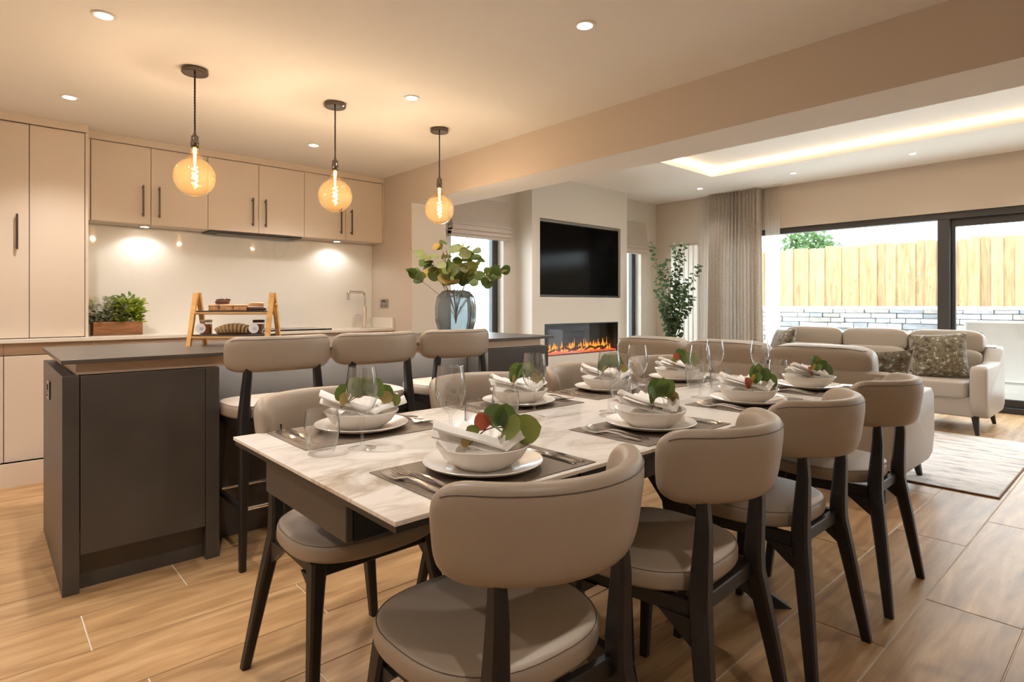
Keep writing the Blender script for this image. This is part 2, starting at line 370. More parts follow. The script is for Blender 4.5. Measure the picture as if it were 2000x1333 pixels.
M['firebox'] = mat('black_firebox', lin(30, 30, 30), .4)
M['log'] = mat('charred_log', lin(96, 66, 44), .85, vary=(20, .3))
M['ember'] = emit('glowing_embers', (1, .10, .03, 1), 1.1)
M['flame'] = emit('orange_flame', (1, .30, .03, 1), 1.2)
M['bulb_lit'] = emit('lit_filament', (1, .62, .22, 1), 26)
M['spot_lit'] = emit('lit_downlight', (1, .88, .7, 1), 30)
M['led'] = emit('warm_led_strip', (1, .70, .40, 1), LED)
M['leaf'] = leafmat('eucalyptus_green', lin(84, 104, 48))
M['leaf_olive'] = leafmat('eucalyptus_olive', lin(118, 124, 60))
M['leaf_red'] = leafmat('eucalyptus_blush', lin(168, 88, 66))
M['leaf_gold'] = leafmat('eucalyptus_gold', lin(160, 138, 78))
M['leaf_small'] = leafmat('small_eucalyptus', lin(88, 112, 76))
M['leaf_silver'] = leafmat('silver_herb', lin(168, 170, 140))
M['leaf_dark'] = leafmat('dark_herb', lin(58, 74, 40))
M['leaf_lime'] = leafmat('lime_herb', lin(166, 182, 72))
M['bush'] = leafmat('garden_bush', lin(62, 92, 42))
M['stem'] = mat('brown_stem', lin(112, 76, 52), .8)
M['soil'] = mat('dark_soil', lin(40, 30, 22), .95)
M['cratewood'] = plank_wood('stained_crate_wood', lin(112, 72, 42), lin(160, 108, 66), (2, 12, 12), .7)
M['pine'] = plank_wood('light_pine', lin(206, 152, 84), lin(226, 178, 108), (2, 10, 10), .55)
M['fence'] = plank_wood('fresh_larch', lin(124, 96, 60), lin(152, 126, 90), (10, 10, 1), .75)
M['slate_tray'] = mat('slate_tray', lin(58, 48, 44), .6, bump=(50, .4))
M['biscuit'] = mat('baked_biscuit', lin(196, 144, 88), .8, vary=(60, .25), bump=(90, .5))
M['jam'] = mat('amber_marmalade', lin(160, 82, 28), .2, trans=.25)
M['jam_dark'] = mat('dark_chutney', lin(92, 48, 26), .25)
M['icing'] = mat('pale_icing', lin(228, 196, 166), .5)
M['choc'] = mat('chocolate_granola', lin(98, 60, 42), .7, vary=(60, .3), bump=(70, .8))
M['chocdark'] = mat('dark_chocolate_slab', lin(62, 46, 40), .5)
M['seed'] = mat('seeded_cracker', lin(166, 136, 94), .85, vary=(120, .4), bump=(120, .9))
M['card'] = mat('white_card_tag', lin(240, 238, 236), .8)
M['ink'] = mat('grey_ink', lin(150, 156, 172), .8)
M['lid'] = mat('black_jar_lid', lin(40, 32, 28), .35, .4)
M['lid_pale'] = mat('gold_jar_lid', lin(188, 170, 146), .3, .8)
M['hob'] = mat('black_hob_glass', (.01, .01, .01, 1), .08)
M['paving'] = mat('pale_paving', lin(206, 204, 200), .85, vary=(3, .08))
M['wicker'] = mat('white_wicker', lin(214, 210, 206), .8, bump=(120, .6))
M['gcush'] = mat('grey_garden_cushion', lin(166, 162, 162), .9, bump=(200, .3))
M['gcush_dark'] = mat('mauve_garden_cushion', lin(150, 138, 136), .9, bump=(200, .3))
STONES = [mat('ledge_stone_%s' % n, lin(*c), .85, vary=(9, .25), bump=(30, .8)) for n, c in (('pale', (128, 128, 130)), ('mid', (106, 108, 112)), ('warm', (120, 116, 110)), ('white', (140, 140, 140)))]
def vase_glass():
    m = bpy.data.materials.new('smoky_blue_glass'); m.use_nodes = True; nt = m.node_tree; nt.nodes.clear()
    N = nt.nodes.new; L = nt.links.new
    o = N('ShaderNodeOutputMaterial'); t = N('ShaderNodeBsdfTransparent'); t.inputs[0].default_value = (.80, .84, .85, 1)
    d = N('ShaderNodeBsdfTranslucent'); d.inputs[0].default_value = lin(218, 225, 227)
    df = N('ShaderNodeBsdfDiffuse'); df.inputs[0].default_value = lin(188, 196, 199)
    g = N('ShaderNodeBsdfGlossy'); g.inputs['Roughness'].default_value = .12
    a = N('ShaderNodeMixShader'); a.inputs[0].default_value = .45; L(t.outputs[0], a.inputs[1])
    c = N('ShaderNodeMixShader'); c.inputs[0].default_value = .4; L(d.outputs[0], c.inputs[1]); L(df.outputs[0], c.inputs[2]); L(c.outputs[0], a.inputs[2])
    f = N('ShaderNodeLayerWeight'); f.inputs['Blend'].default_value = .25
    b = N('ShaderNodeMixShader'); L(f.outputs['Fresnel'], b.inputs[0]); L(a.outputs[0], b.inputs[1]); L(g.outputs[0], b.inputs[2]); L(b.outputs[0], o.inputs[0])
    return m
M['vase'] = vase_glass()

# ================================================================== THE SETTING
HK, HL, XB0, XB1, ZB = 2.39, 2.757, 2.92, 3.30, 2.087
XW, YK, YL = 8.0, 5.35, 5.42
X0, Y0 = -1.7, -2.6
# floor: screed with grout, then every plank its own piece
fl = struct('floor', MB().box(X0, Y0, -.1, XW + .15, YL + .2, -.003), M['grout'])
PW, PL, PT = .2945, 1.225, .0024
row_x = {}
for k, x in {0: 2.735, 1: 3.475 - PL * 2, 2: 4.28 - PL * 3, 6: .959, 7: .271, 8: .624, 5: .38, 4: .784}.items(): row_x[k] = x
nrow0 = -10
ref_y = .325
for k in range(nrow0, 18):
    y0 = ref_y + k * PW; y1 = y0 + PW
    ya, yb = max(y0, Y0), min(y1, YL)
    if yb - ya < .02: continue
    xo = row_x.get(k, (k * .47 + 11) % PL)
    n = math.floor((X0 - xo) / PL); x = xo + n * PL
    while x < XW + .1:
        xa, xb = max(x, X0), min(x + PL, XW + .1)
        if xb - xa > .03:
            mb = MB(); L_, W_ = xb - xa, yb - ya; g = PT
            key = ('plank', round(L_, 3), round(W_, 3))
            if key not in KIDS:
                mb.box(-L_ / 2 + g, -W_ / 2 + g, -.008, L_ / 2 - g, W_ / 2 - g, 0, .0012)
                me = mb.mesh('plank'); me.materials.append(M['floor']); KIDS[key] = me
            obj('plank', KIDS[key], None, fl, loc=((xa + xb) / 2, (ya + yb) / 2, 0))
        x += PL
# walls
struct('wall_left', MB().box(X0 - .15, Y0, 0, X0, YK + .4, HK + .4), M['ceil'])
struct('wall_front', MB().box(X0, Y0 - .15, 0, XW + .2, Y0, 3.1), M['ceil'])
struct('wall_back', MB().box(X0, YK, 0, XB0, YK + .35, HK + .4), M['wall'])
struct('wall_nib', MB().box(XB0, 4.60, 0, XB1, YK + .35, ZB), M['wall_pale'])
struct('wall_nib_face', MB().box(XB0 - .004, 4.602, 0, XB0, YK, ZB), M['wall'])
# beam over the opening: taupe cheek, pale soffit
struct('trim_1', MB().box(XB0, Y0, ZB, XB1, YK + .35, 3.05), M['ceil'])
struct('trim_2', MB().box(XB0 - .004, Y0, ZB, XB0, YK, HK), M['wall'])
struct('ceiling', MB().box(X0, Y0, HK, XB0, YK + .1, HK + .15), M['ceil'])
# living wall with two slim windows
W1 = (3.95, 4.755, .25, 2.25); W2 = (6.75, 7.60, .25, 2.25)
wl = MB()
wl.box(XB1, YL, 0, W1[0], YL + .30, 3.05); wl.box(W1[1], YL, 0, W2[0], YL + .30, 3.05); wl.box(W2[1], YL, 0, XW + .2, YL + .30, 3.05)
for W in (W1, W2):
    wl.box(W[0], YL, 0, W[1], YL + .30, W[2]); wl.box(W[0], YL, W[3], W[1], YL + .30, 3.05)
struct('wall_living', wl, M['wall_pale'])
for n, W in ((1, W1), (2, W2)):
    t = thing('window_%d' % n, ((W[0] + W[1]) / 2, YL + .14, W[2]), kind='structure')
    hw = (W[1] - W[0]) / 2; hh = W[3] - W[2]
    f = MB(); fw = .09
    f.box(-hw, -.035, 0, -hw + fw, .035, hh, .004); f.box(hw - fw, -.035, 0, hw, .035, hh, .004)
    f.box(-hw + fw, -.035, 0, hw - fw, .035, fw, .004); f.box(-hw + fw, -.035, hh - fw, hw - fw, .035, hh, .004)
    obj('window_frame', f, M['frame_ext'], t)
    obj('pane', MB().box(-hw + fw, -.004, fw, hw - fw, .004, hh - fw), M['pane'], t)
# chimney breast with recesses
BX0, BX1, BY = 4.97, 6.865, 5.135
TV = (5.105, 6.712, 1.25, 2.23); FI = (5.185, 6.655, .505, .912)
cb = MB(); D = YL
cb.box(BX0, BY, 0, BX1, D, FI[2]); cb.box(BX0, BY, FI[2], FI[0], D, FI[3]); cb.box(FI[1], BY, FI[2], BX1, D, FI[3])
cb.box(BX0, BY, FI[3], BX1, D, TV[2]); cb.box(BX0, BY, TV[2], TV[0], D, TV[3]); cb.box(TV[1], BY, TV[2], BX1, D, TV[3]); cb.box(BX0, BY, TV[3], BX1, D, HL)
cb.box(TV[0], BY + .09, TV[2], TV[1], D, TV[3]); 
struct('wall_chimney', cb, M['wall_pale'])
# window wall: header and piers round the sliding door
DZ = 2.19
DY0, DY1 = -1.75, 4.42
ww = MB(); ww.box(XW, DY1, 0, XW + .3, YL + .3, 3.05); ww.box(XW, DY0, DZ, XW + .3, DY1, 3.05); ww.box(XW, Y0, 0, XW + .3, DY0, 3.05)
struct('wall_right', ww, M['wall'])
struct('baseboard_right', MB().box(XW - .015, 4.42, 0, XW, YL, .12, .003), M['white'])
# living ceiling with lit tray
TX0, TX1, TY0, TY1, TD = 5.55, 6.79, -1.6, 3.775, .11
lc = MB()
lc.box(XB1, Y0, HL, TX0, YL + .2, HL + .3); lc.box(TX1, Y0, HL, XW + .2, YL + .2, HL + .3)
lc.box(TX0, Y0, HL, TX1, TY0, HL + .3); lc.box(TX0, TY1, HL, TX1, YL + .2, HL + .3); lc.box(TX0, TY0, HL + TD, TX1, TY1, HL + .3)
struct('ceiling_living', lc, M['ceil'])
led = MB(); e_ = .012
led.box(TX1 - e_, TY0, HL + TD - .03, TX1 - .001, TY1, HL + TD - .012); led.box(TX0 + .001, TY0, HL + TD - .03, TX0 + e_, TY1, HL + TD - .012)
led.box(TX0 + e_, TY1 - e_, HL + TD - .03, TX1 - e_, TY1 - .001, HL + TD - .012)
obj('led_strip', led, M['led'], label='warm white light strip glowing inside the recessed ceiling tray', cat='light')
# sliding door
dr = thing('door_1', (XW + .1, 0, 0), kind='structure')
fr = MB(); fw = .055
fr.box(-.06, DY0, DZ - .075, .06, DY1, DZ, .003); fr.box(-.06, DY0, 0, .06, DY1, .06, .003)
fr.box(-.06, DY1 - .06, .06, .06, DY1, DZ - .075, .003); fr.box(-.06, DY0, .06, .06, DY0 + .06, DZ - .075, .003)
obj('door_frame', fr, M['frame_ext'], dr)
obj('mullion', MB().box(-.065, 1.585, .06, .065, 1.70, DZ - .075, .004), M['frame_ext'], dr)
sl = MB()
sl.box(.0, DY0 + .06, DZ - .16, .05, 1.585, DZ - .075, .003); sl.box(.0, DY0 + .06, .06, .05, 1.585, .14, .003); sl.box(.0, 1.545, .14, .05, 1.585, DZ - .16, .003)
sl.box(.0, -.1, .14, .05, .0, DZ - .16, .003)
obj('sash', sl, M['frame_ext'], dr)
obj('pane', MB().box(-.01, 1.70, .06, .004, DY1 - .06, DZ - .075), M['pane'], dr)
obj('pane', MB().box(.02, .0, .14, .03, 1.545, DZ - .16), M['pane'], dr)
obj('pane', MB().box(.02, DY0 + .06, .14, .03, -.1, DZ - .16), M['pane'], dr)
# outside: paving, stone plinth, fence
struct('ground_patio', MB().box(XW + .3, -14, -.15, 30, 20, -.05), M['paving'])
struct('ground_side', MB().box(-6, YL + .3, -.15, XW + .3, 20, -.05), M['paving'])
FX = 11.7
sw = thing('stone_wall', (FX - .12, 2.5, -.05), kind='structure', label='pale stacked ledge stone wall below the fence')
obj('mortar_bed', MB().box(0, -9, 0, .3, 9, 1.12), STONES[0], sw)
obj('coping', MB().box(-.06, -9, 1.12, .34, 9, 1.175, .006), M['paving'], sw)
rs = random.Random(3)
zz = .36
smesh = {}
row = 0
while zz < 1.12:
    hh = rs.choice((.07, .085, .1)); hh = min(hh, 1.12 - zz)
    if 1.12 - zz - hh < .05: hh = 1.12 - zz
    y = -3.2 - rs.random() * .4
    while y < 5.0:
        ln = rs.choice((.22, .3, .38, .5))
        key = (ln, round(hh, 3), rs.randrange(4))
        if key not in smesh:
            s_ = MB().box(-.05 - rs.random() * .04, -ln / 2 + .004, .003, .02, ln / 2 - .004, hh - .003, .008)
            s_.v = [(a + rs.uniform(-.008, .008), b, c) for a, b, c in s_.v]
            me = s_.mesh('stone'); me.materials.append(STONES[key[2]]); smesh[key] = me
        obj('stone', smesh[key], None, sw, loc=(0, y + ln / 2, zz))
        y += ln
    zz += hh
fe = thing('fence', (FX + .1, 0, 1.12), label='fresh larch board fence with dog eared tops above the stone wall', cat='fence')
bw = .145
fm = []
for v in range(5):
    hgt = 1.12 + .02 * (v - 2) * .4
    poly = [(-bw / 2 - .002, 0), (bw / 2 + .002, 0), (bw / 2 + .002, hgt - .035), (bw / 2 - .022, hgt), (-bw / 2 + .022, hgt), (-bw / 2 - .002, hgt - .035)]
    me = MB().prism(poly, 0, .022, 'x').mesh('board'); me.materials.append(M['fence']); fm.append(me)
for i in range(64):
    obj('board', fm[i % 5], None, fe, loc=(-.024 * (i % 2), -2.2 + i * bw, .0))
obj('rail', MB().box(.022, -2.3, .2, .07, 7.1, .29), M['fence'], fe); obj('rail', MB().box(.022, -2.3, .85, .07, 7.1, .94), M['fence'], fe)

# ================================================================== LEAF HELPERS
def leaf_mesh(name, ln, wd, cup=.12, n=7, round_=1.0, m=None):
    mb = MB(); L_ = []; R_ = []; C_ = []
    for i in range(n + 1):
        t = i / n; wv = wd / 2 * (math.sin(PI * min(1, t ** .85)) ** (.55 if round_ > .5 else .9))
        z = -cup * ln * (t - .5) ** 2 + cup * ln * .25
        C_.append((0, t * ln, z * .5)); L_.append((-wv, t * ln, z * .5 + cup * wv)); R_.append((wv, t * ln, z * .5 + cup * wv))
    v = C_ + L_ + R_; f = []; k = n + 1
    for i in range(n):
        f.append((i, i + 1, k + i + 1, k + i)); f.append((i, 2 * k + i, 2 * k + i + 1, i + 1))
    me = bpy.data.meshes.new(name); me.from_pydata(v, [], f)
    for p in me.polygons: p.use_smooth = True
    if m: me.materials.append(m)
    return me
def orient(d, nrm):
    y = Vector(d).normalized(); z = Vector(nrm); z = z - y * z.dot(y)
    if z.length < 1e-4: z = y.orthogonal()
    z.normalize(); x = y.cross(z)
    return Matrix((x, y, z)).transposed()
def put_leaf(me, parent, pos, d, nrm, s=1, name='leaf'):
    o = bpy.data.objects.new(name, me); COL.objects.link(o); o.parent = parent
    o.matrix_local = Matrix.Translation(pos) @ orient(d, nrm).to_4x4() @ Matrix.Scale(s, 4)
    return o
def leaf_into(mb, ln, wd, pos, d, nrm, cup=.15):
    m4 = Matrix.Translation(pos) @ orient(d, nrm).to_4x4()
    v = [(0, 0, 0), (-wd * .42, ln * .35, cup * wd), (0, ln * .4, 0), (wd * .42, ln * .35, cup * wd), (-wd * .36, ln * .72, cup * wd * .7), (wd * .36, ln * .72, cup * wd * .7), (0, ln, -cup * ln * .3)]
    mb.add([m4 @ Vector(p) for p in v], [(0, 2, 1), (0, 3, 2), (1, 2, 6, 4), (2, 3, 5, 6)])
def rvec(r, lo=-1, hi=1): return Vector((r.uniform(lo, hi), r.uniform(lo, hi), r.uniform(lo, hi)))

# bush beyond the fence
rb = random.Random(11)
bush = MB()
for i in range(900):
    p = rvec(rb); p = p.normalized() * rb.random() ** .4
    leaf_into(bush, .16, .09, Vector((p.x * .7, p.y * .7, p.z * .55 + .1)), rvec(rb), rvec(rb))
g = thing('garden_bush', (14.6, 5.62, 2.28), label='rounded green treetop peeping over the fence', cat='tree')
obj('foliage', bush, M['bush'], g, kind='stuff'); obj('trunk', MB().tube([(0, 0, -2.33), (.02, .01, -1), (0, 0, .2)], [.08, .06, .03]), M['stem'], g)

# outdoor wicker armchair
ga = thing('garden_armchair', (8.95, 1.16, -.05), 0, 'white wicker garden armchair with pale cushions outside the sliding door', 'armchair')
a = MB(); a.box(-.36, -.42, .12, .36, .42, .32, .02); obj('seat_base', a, M['wicker'], ga)
a = MB(); a.box(-.36, -.42, .32, -.28, .40, 1.02, .03, 2); obj('back_frame', a, M['wicker'], ga)
for s_ in (-1, 1):
    a = MB(); a.box(-.36, s_ * .42 - .05, .3, .36, s_ * .42 + .05, .66, .03, 2); obj('armrest', a, M['wicker'], ga)
a = MB().squad(.62, .70, .16, .3, .3, c=(.03, 0, .40)); obj('seat_cushion', a, M['gcush'], ga, smooth=True)
a = MB().squad(.18, .68, .44, .35, .35, c=(-.19, 0, .72)); obj('back_cushion', a, M['gcush'], ga, smooth=True)
for sx in (-.3, .3):
    for sy in (-.36, .36): obj('leg', MB().box(sx - .02, sy - .02, 0, sx + .02, sy + .02, .12), M['gcush_dark'], ga)

# ================================================================== KITCHEN RUN
YT, YW_, YBF = 4.96, 5.10, 4.91       # tall fronts, wall unit fronts, base fronts
WT = .93
def handle(parent, x, y, z0, z1):
    h = MB(); h.box(x - .006, y - .032, z0, x + .006, y - .022, z1, .002); h.box(x - .005, y - .024, z0 + .012, x + .005, y, z0 + .024); h.box(x - .005, y - .024, z1 - .024, x + .005, y, z1 - .012)
    obj('handle', h, M['handle'], parent, smooth=False, label='dark nickel bar handle')
def door_part(parent, x0, x1, y, z0, z1, name='door'):
    g = .0018
    return obj(name, MB().box(x0 + g, y, z0 + g, x1 - g, y + .019, z1 - g, .0015), M['cab'], parent)
# tall unit standing on the worktop
t = thing('tall_cabinet', (.085, 0, 0), 0, 'tall cashmere two door larder cabinet standing at the end of the worktop', 'cabinet')
obj('body', MB().box(-.215, YT + .021, WT, .425, YK, 2.335), M['gap'], t)
d = door_part(t, -.215, .143, YT, WT + .003, 2.331)
handle(d, .081, YT, 1.51, 1.738)
door_part(t, .143, .439, YT, WT + .003, 2.331)
obj('side_panel', MB().box(.441, YT, WT, .459, YK, 2.335, .001), M['cab'], t)
t = thing('tall_cabinet', (-.62, 0, 0), 0, 'tall cashmere cabinet beyond the larder, at the picture edge', 'cabinet')
obj('body', MB().box(-.48, YT + .021, WT, .488, YK, 2.335), M['gap'], t); door_part(t, -.48, .0, YT, WT + .003, 2.331); door_part(t, .0, .488, YT, WT + .003, 2.331)
obj('cornice', MB().box(-1.10, YT - .002, 2.337, .544, YK, HK, .001), M['cab'], label='cashmere filler board above the tall cabinets', cat='cornice')
obj('cornice', MB().box(.546, YW_ - .002, 2.337, XB0 - .006, YK, HK, .001), M['cab'], label='cashmere filler board above the wall cupboards', cat='cornice')
dx = [.571, .943, 1.337, 1.73, 2.123, 2.517, 2.900]
wl_lab = ['cashmere double wall cupboard next to the tall larder', 'cashmere double wall cupboard above the black hob, holding the extractor', 'cashmere double wall cupboard above the chrome tap, beside the nib wall']
for c in range(3):
    x0, x1, x2 = dx[2 * c], dx[2 * c + 1], dx[2 * c + 2]
    t = thing('wall_cupboard', (x1, 0, 1.757), 0, wl_lab[c], 'cupboard', 'wall cupboards over the splashback')
    zb = 0
    obj('body', MB().box(x0 - x1 + .001, YW_ + .021, .004, x2 - x1 - .001, YK - .03, 2.335 - 1.757), M['gap'], t)
    obj('base_board', MB().box(x0 - x1 + .001, YW_ + .021, -.004, x2 - x1 - .001, YK - .022, .004), M['cab'], t)
    for a_, b_, hx in ((x0, x1, x1 - .053), (x1, x2, x1 + .052)):
        d = door_part(t, a_ - x1, b_ - x1, YW_, -.004, 2.333 - 1.757)
        handle(d, hx - x1, YW_, 1.808 - 1.757, 2.042 - 1.757)
obj('filler_panel', MB().box(.546, YW_ + .004, 1.753, .569, YK - .022, 2.335), M['cab'], label='narrow cashmere filler between tall larder and wall cupboards', cat='filler panel')
obj('filler_panel', MB().box(2.902, YW_ - .002, 1.753, XB0 - .006, YK - .022, 2.335), M['cab'], label='narrow cashmere filler between wall cupboards and the nib wall', cat='filler panel')
h_ = thing('extractor_hood', (1.73, 5.22, 1.749), 0, 'slim black built-in extractor under the middle wall cupboard', 'extractor')
obj('grille', MB().box(-.38, -.10, -.008, .38, .10, .003, .002), M['metal_black'], h_); obj('filter_panel', MB().box(-.30, -.07, -.014, .30, .07, -.008, .002), M['nickel'], h_)
# splashback, worktop, upstand
obj('splashback', MB().box(.546, YK - .02, WT, XB0 - .006, YK, 1.752), M['splash'], label='glossy white quartz splashback slab behind the worktop', cat='splashback')
obj('worktop', MB().box(-1.10, 4.89, .905, XB0 - .006, YK - .001, WT, .002), M['quartz'], label='cream quartz worktop along the kitchen wall', cat='worktop')
obj('upstand', MB().box(XB0 - .03, 4.80 + .09, WT + .001, XB0 - .005, YK - .022, WT + .098, .002), M['quartz'], label='cream quartz upstand at the nib wall beside the tap', cat='upstand')
xs = [-1.10, -.5, .1, .56, 1.16, 1.76, 2.36, 2.912]
bl = ['first base cupboard, at the picture edge', 'base cupboard under the tall larder', 'narrow base cupboard by the planter', 'base cupboard below the herb planter', 'base cupboard behind the cake stand', 'base cupboard under the hob', 'base cupboard under the chrome tap']
for i in range(7):
    t = thing('base_cupboard', (xs[i], 0, 0), 0, 'cashmere handleless ' + bl[i], 'cupboard', 'base cupboards along the kitchen wall')
    W_ = xs[i + 1] - xs[i]
    obj('body', MB().box(.001, YBF + .05, .14, W_ - .001, YK - .001, .904), M['gap'], t)
    obj('grip_rail', MB().box(.001, YBF + .028, .826, W_ - .001, YBF + .049, .904), M['rail'], t)
    obj('door', MB().box(.002, YBF, .148, W_ - .002, YBF + .02, .822, .0015), M['cab'], t)
obj('plinth', MB().box(-1.10, 4.855, 0, 2.912, 4.87, .1475), M['cab'], label='cashmere plinth board under the base cupboards', cat='plinth')
# undercabinet lights
def spot_lamp(name, loc, energy, size, blend, col=(1, .945, .90), rad=.025):
    L = bpy.data.lights.new(name, 'SPOT'); L.energy = energy; L.spot_size = math.radians(size); L.spot_blend = blend; L.color = col; L.shadow_soft_size = rad
    o = bpy.data.objects.new(name, L); o.location = loc; COL.objects.link(o); return o
for x, lab in ((.917, 'small round lit cabinet light under the cupboard by the larder'), (2.47, 'small round lit cabinet light under the cupboard over the tap')):
    t = thing('cabinet_light', (x, 5.185, 1.753), 0, lab, 'light', 'lights under the wall cupboards')
    obj('ring', MB().lathe([(.030, 0), (.034, -.002), (.034, -.009), (.028, -.010), (.028, -.004), (.0, -.004)], 24), M['chrome'], t, smooth=True)
    obj('diffuser', MB().lathe([(.0, -.0085), (.027, -.0085), (.027, -.005), (.0, -.005)], 20), M['spot_lit'], t)
    spot_lamp('cabinet_lamp', (x, 5.185, 1.735), UNDER_W, 150, .5, (1, .97, .93), .02)
# hob
t = thing('hob', (1.90, 5.10, WT), 0, 'flat black glass induction hob on the cream worktop', 'hob')
obj('glass_top', MB().box(-.40, -.18, 0, .40, .17, .012, .003), M['hob'], t); obj('edge_trim', MB().box(-.405, .17, 0, .405, .178, .014), M['chrome'], t)
# tap
t = thing('kitchen_tap', (2.735, 5.15, WT), 0, 'tall chrome right angle mixer tap on the worktop', 'tap')
obj('body', MB().lathe([(0, 0), (.026, 0), (.026, .006), (.023, .012), (.023, .20), (.017, .215), (0, .215)], 20), M['chrome'], t, smooth=True)
pts = [(0, 0, .21), (0, 0, .31)] + [(-.03 + .03 * math.cos(q), 0, .31 + .03 * math.sin(q)) for q in [PI / 2 * k / 5 for k in range(1, 6)]] + [(-.06, 0, .34), (-.15, 0, .34)] + \
      [(-.15 - .022 * math.sin(q), 0, .318 + .022 * math.cos(q)) for q in [PI / 2 * k / 5 for k in range(1, 6)]] + [(-.172, 0, .27)]
obj('spout', MB().tube(pts, .0155, 12), M['chrome'], t, smooth=True)
obj('lever', MB().tube([(-.02, 0, .12), (-.095, 0, .12)], .007, 10), M['chrome'], t, smooth=True)
# sockets
def socket(loc, rz, label, w_=.146, h_=.086, single=False):
    t = thing('wall_socket' if not single else 'light_switch', loc, rz, label, 'socket' if not single else 'switch')
    obj('plate', MB().box(-w_ / 2, -.008, -h_ / 2, w_ / 2, 0, h_ / 2, .003), M['brass'], t)
    k = MB()
    if not single:
        for cx in (-.036, .036):
            k.box(cx - .004, -.0095, .006, cx + .004, -.006, .022); k.box(cx - .017, -.0095, -.022, cx - .007, -.006, -.014); k.box(cx + .007, -.0095, -.022, cx + .017, -.006, -.014)
        for cx in (-.013, .013): obj('rocker', MB().box(cx - .006, -.012, .018, cx + .006, -.008, .034), M['metal_black'], t)
        obj('pin_slots', k, M['metal_black'], t)
    else:
        obj('rocker', MB().box(-w_ * .28, -.011, .004, w_ * .28, -.008, h_ * .34), M['metal_black'], t)
        obj('pin_slots', MB().box(-.02, -.0095, -.026, -.008, -.007, -.018).box(.008, -.0095, -.026, .02, -.007, -.018).box(-.004, -.0095, -.012, .004, -.007, -.002), M['metal_black'], t)
    return t
socket((XB0 - .0045, 5.085, 1.163), -PI / 2, 'brushed metal double socket on the nib wall by the tap')
# herb planter
t = thing('herb_planter', (.735, 5.16, WT), 0, 'stained wooden trough of mixed green herbs on the worktop', 'planter')
b_ = MB(); b_.box(-.15, -.085, 0, .15, -.073, .098, .002); obj('front_board', b_, M['cratewood'], t)
obj('back_board', MB().box(-.15, .073, 0, .15, .085, .098, .002), M['cratewood'], t)
obj('end_board', MB().box(-.15, -.072, 0, -.138, .072, .098, .002), M['cratewood'], t); obj('end_board', MB().box(.138, -.072, 0, .15, .072, .098, .002), M['cratewood'], t)
obj('soil', MB().box(-.138, -.072, .004, .138, .072, .085), M['soil'], t)
def herb(parent, x, y, n, hgt, spread, ln, wd, m, r, droop=.0):
    mb = MB()
    for i in range(n):
        a_ = r.random() * 2 * PI; q = r.random() ** .5 * spread; z = .085 + hgt * r.random()
        px, py = max(-.17, x + q * math.cos(a_)), y + .6 * q * math.sin(a_)
        d = Vector((math.cos(a_) * .8, math.sin(a_) * .8 - .2, .5 - droop + r.uniform(-.5, .5)))
        leaf_into(mb, ln * r.uniform(.7, 1.2), wd * r.uniform(.8, 1.2), Vector((px, py, z)), d, Vector((0, -.6, 1)) + rvec(r, -.5, .5))
    obj('foliage', mb, m, parent, kind='stuff')
rh = random.Random(5)
herb(t, -.10, -.01, 110, .14, .08, .034, .022, M['leaf_silver'], rh, .3)
herb(t, -.02, 0, 120, .18, .06, .04, .022, M['leaf_silver'], rh)
herb(t, -.03, -.03, 60, .08, .12, .04, .025, M['leaf_dark'], rh, .4)
herb(t, .07, -.02, 190, .16, .09, .055, .033, M['leaf_lime'], rh)
herb(t, .08, .02, 70, .20, .09, .06, .03, M['leaf'], rh)
herb(t, -.06, .0, 110, .17, .12, .05, .026, M['leaf_silver'], rh, .1)
sp = MB()
for i in range(9):
    x = rh.uniform(-.02, .13); tx = x + rh.uniform(-.09, .07); hz = rh.uniform(.22, .29)
    pts = [Vector((x + (tx - x) * q, rh.uniform(-.004, .004), .09 + (hz - .09) * q)) for q in (0, .35, .7, 1)]
    for k in range(14):
        q = .35 + .65 * k / 13; p = Vector((x + (tx - x) * q, 0, .09 + (hz - .09) * q))
        leaf_into(sp, .022, .007, p, Vector((rh.choice((-1, 1)), rh.uniform(-.4, .4), .5)), Vector((0, -1, .3)))
obj('fern_sprays', sp, M['leaf_lime'], t, kind='stuff')

# ================================================================== ISLAND
IX0, IX1, IY0, IY1 = .232, 2.955, 2.885, 3.83
t = thing('kitchen_island', (0, 0, 0), 0, 'long dark bronze kitchen island with breakfast overhang behind the stools', 'kitchen island')
obj('end_panel', MB().box(IX0, IY0, 0, .287, IY1, .868, .0015), M['slate'], t)
obj('front_panel', MB().box(.290, IY0, .152, .745, IY0 + .022, .866, .001), M['slate'], t)
obj('kick_board', MB().box(.288, IY0 + .05, 0, .746, IY0 + .066, .152), M['slate'], t)
obj('post', MB().box(.748, IY0, 0, .805, IY0 + .22, .866, .0015), M['slate'], t)
obj('knee_panel', MB().box(.806, IY0 + .22, .0, 2.40, IY0 + .24, .868), M['slate'], t)
obj('front_panel', MB().box(2.402, IY0, .0, 2.95, IY0 + .022, .866, .001), M['slate'], t)
obj('end_panel', MB().box(2.402, IY0 + .024, 0, 2.42, IY0 + .22, .866, .0015), M['slate'], t)
obj('end_panel', MB().box(2.925, IY0 + .024, 0, 2.95, IY1, .866, .0015), M['slate'], t)
obj('back_panel', MB().box(.289, IY1 - .03, .10, 2.923, IY1 - .01, .866), M['slate'], t)
obj('carcass', MB().box(.31, IY0 + .45, .10, 2.90, IY1 - .032, .868), M['gap'], t)
obj('light_strip', MB().box(.83, IY0 + .058, .872, 2.38, IY0 + .07, .8795), emit('neutral_led_strip', (1, .96, .93, 1), 60), t, label='thin light strip under the worktop overhang')
rl = MB(); rl.box(.278, IY0 + .028, .869, 2.90, IY0 + .046, .914); rl.box(.278, IY0 + .046, .869, .296, IY1 - .03, .914)
obj('grip_rail', rl, M['rail'], t); 
obj('soffit_board', MB().box(.30, IY0 + .05, .880, 2.90, IY1 - .04, .914), M['slate'], t)
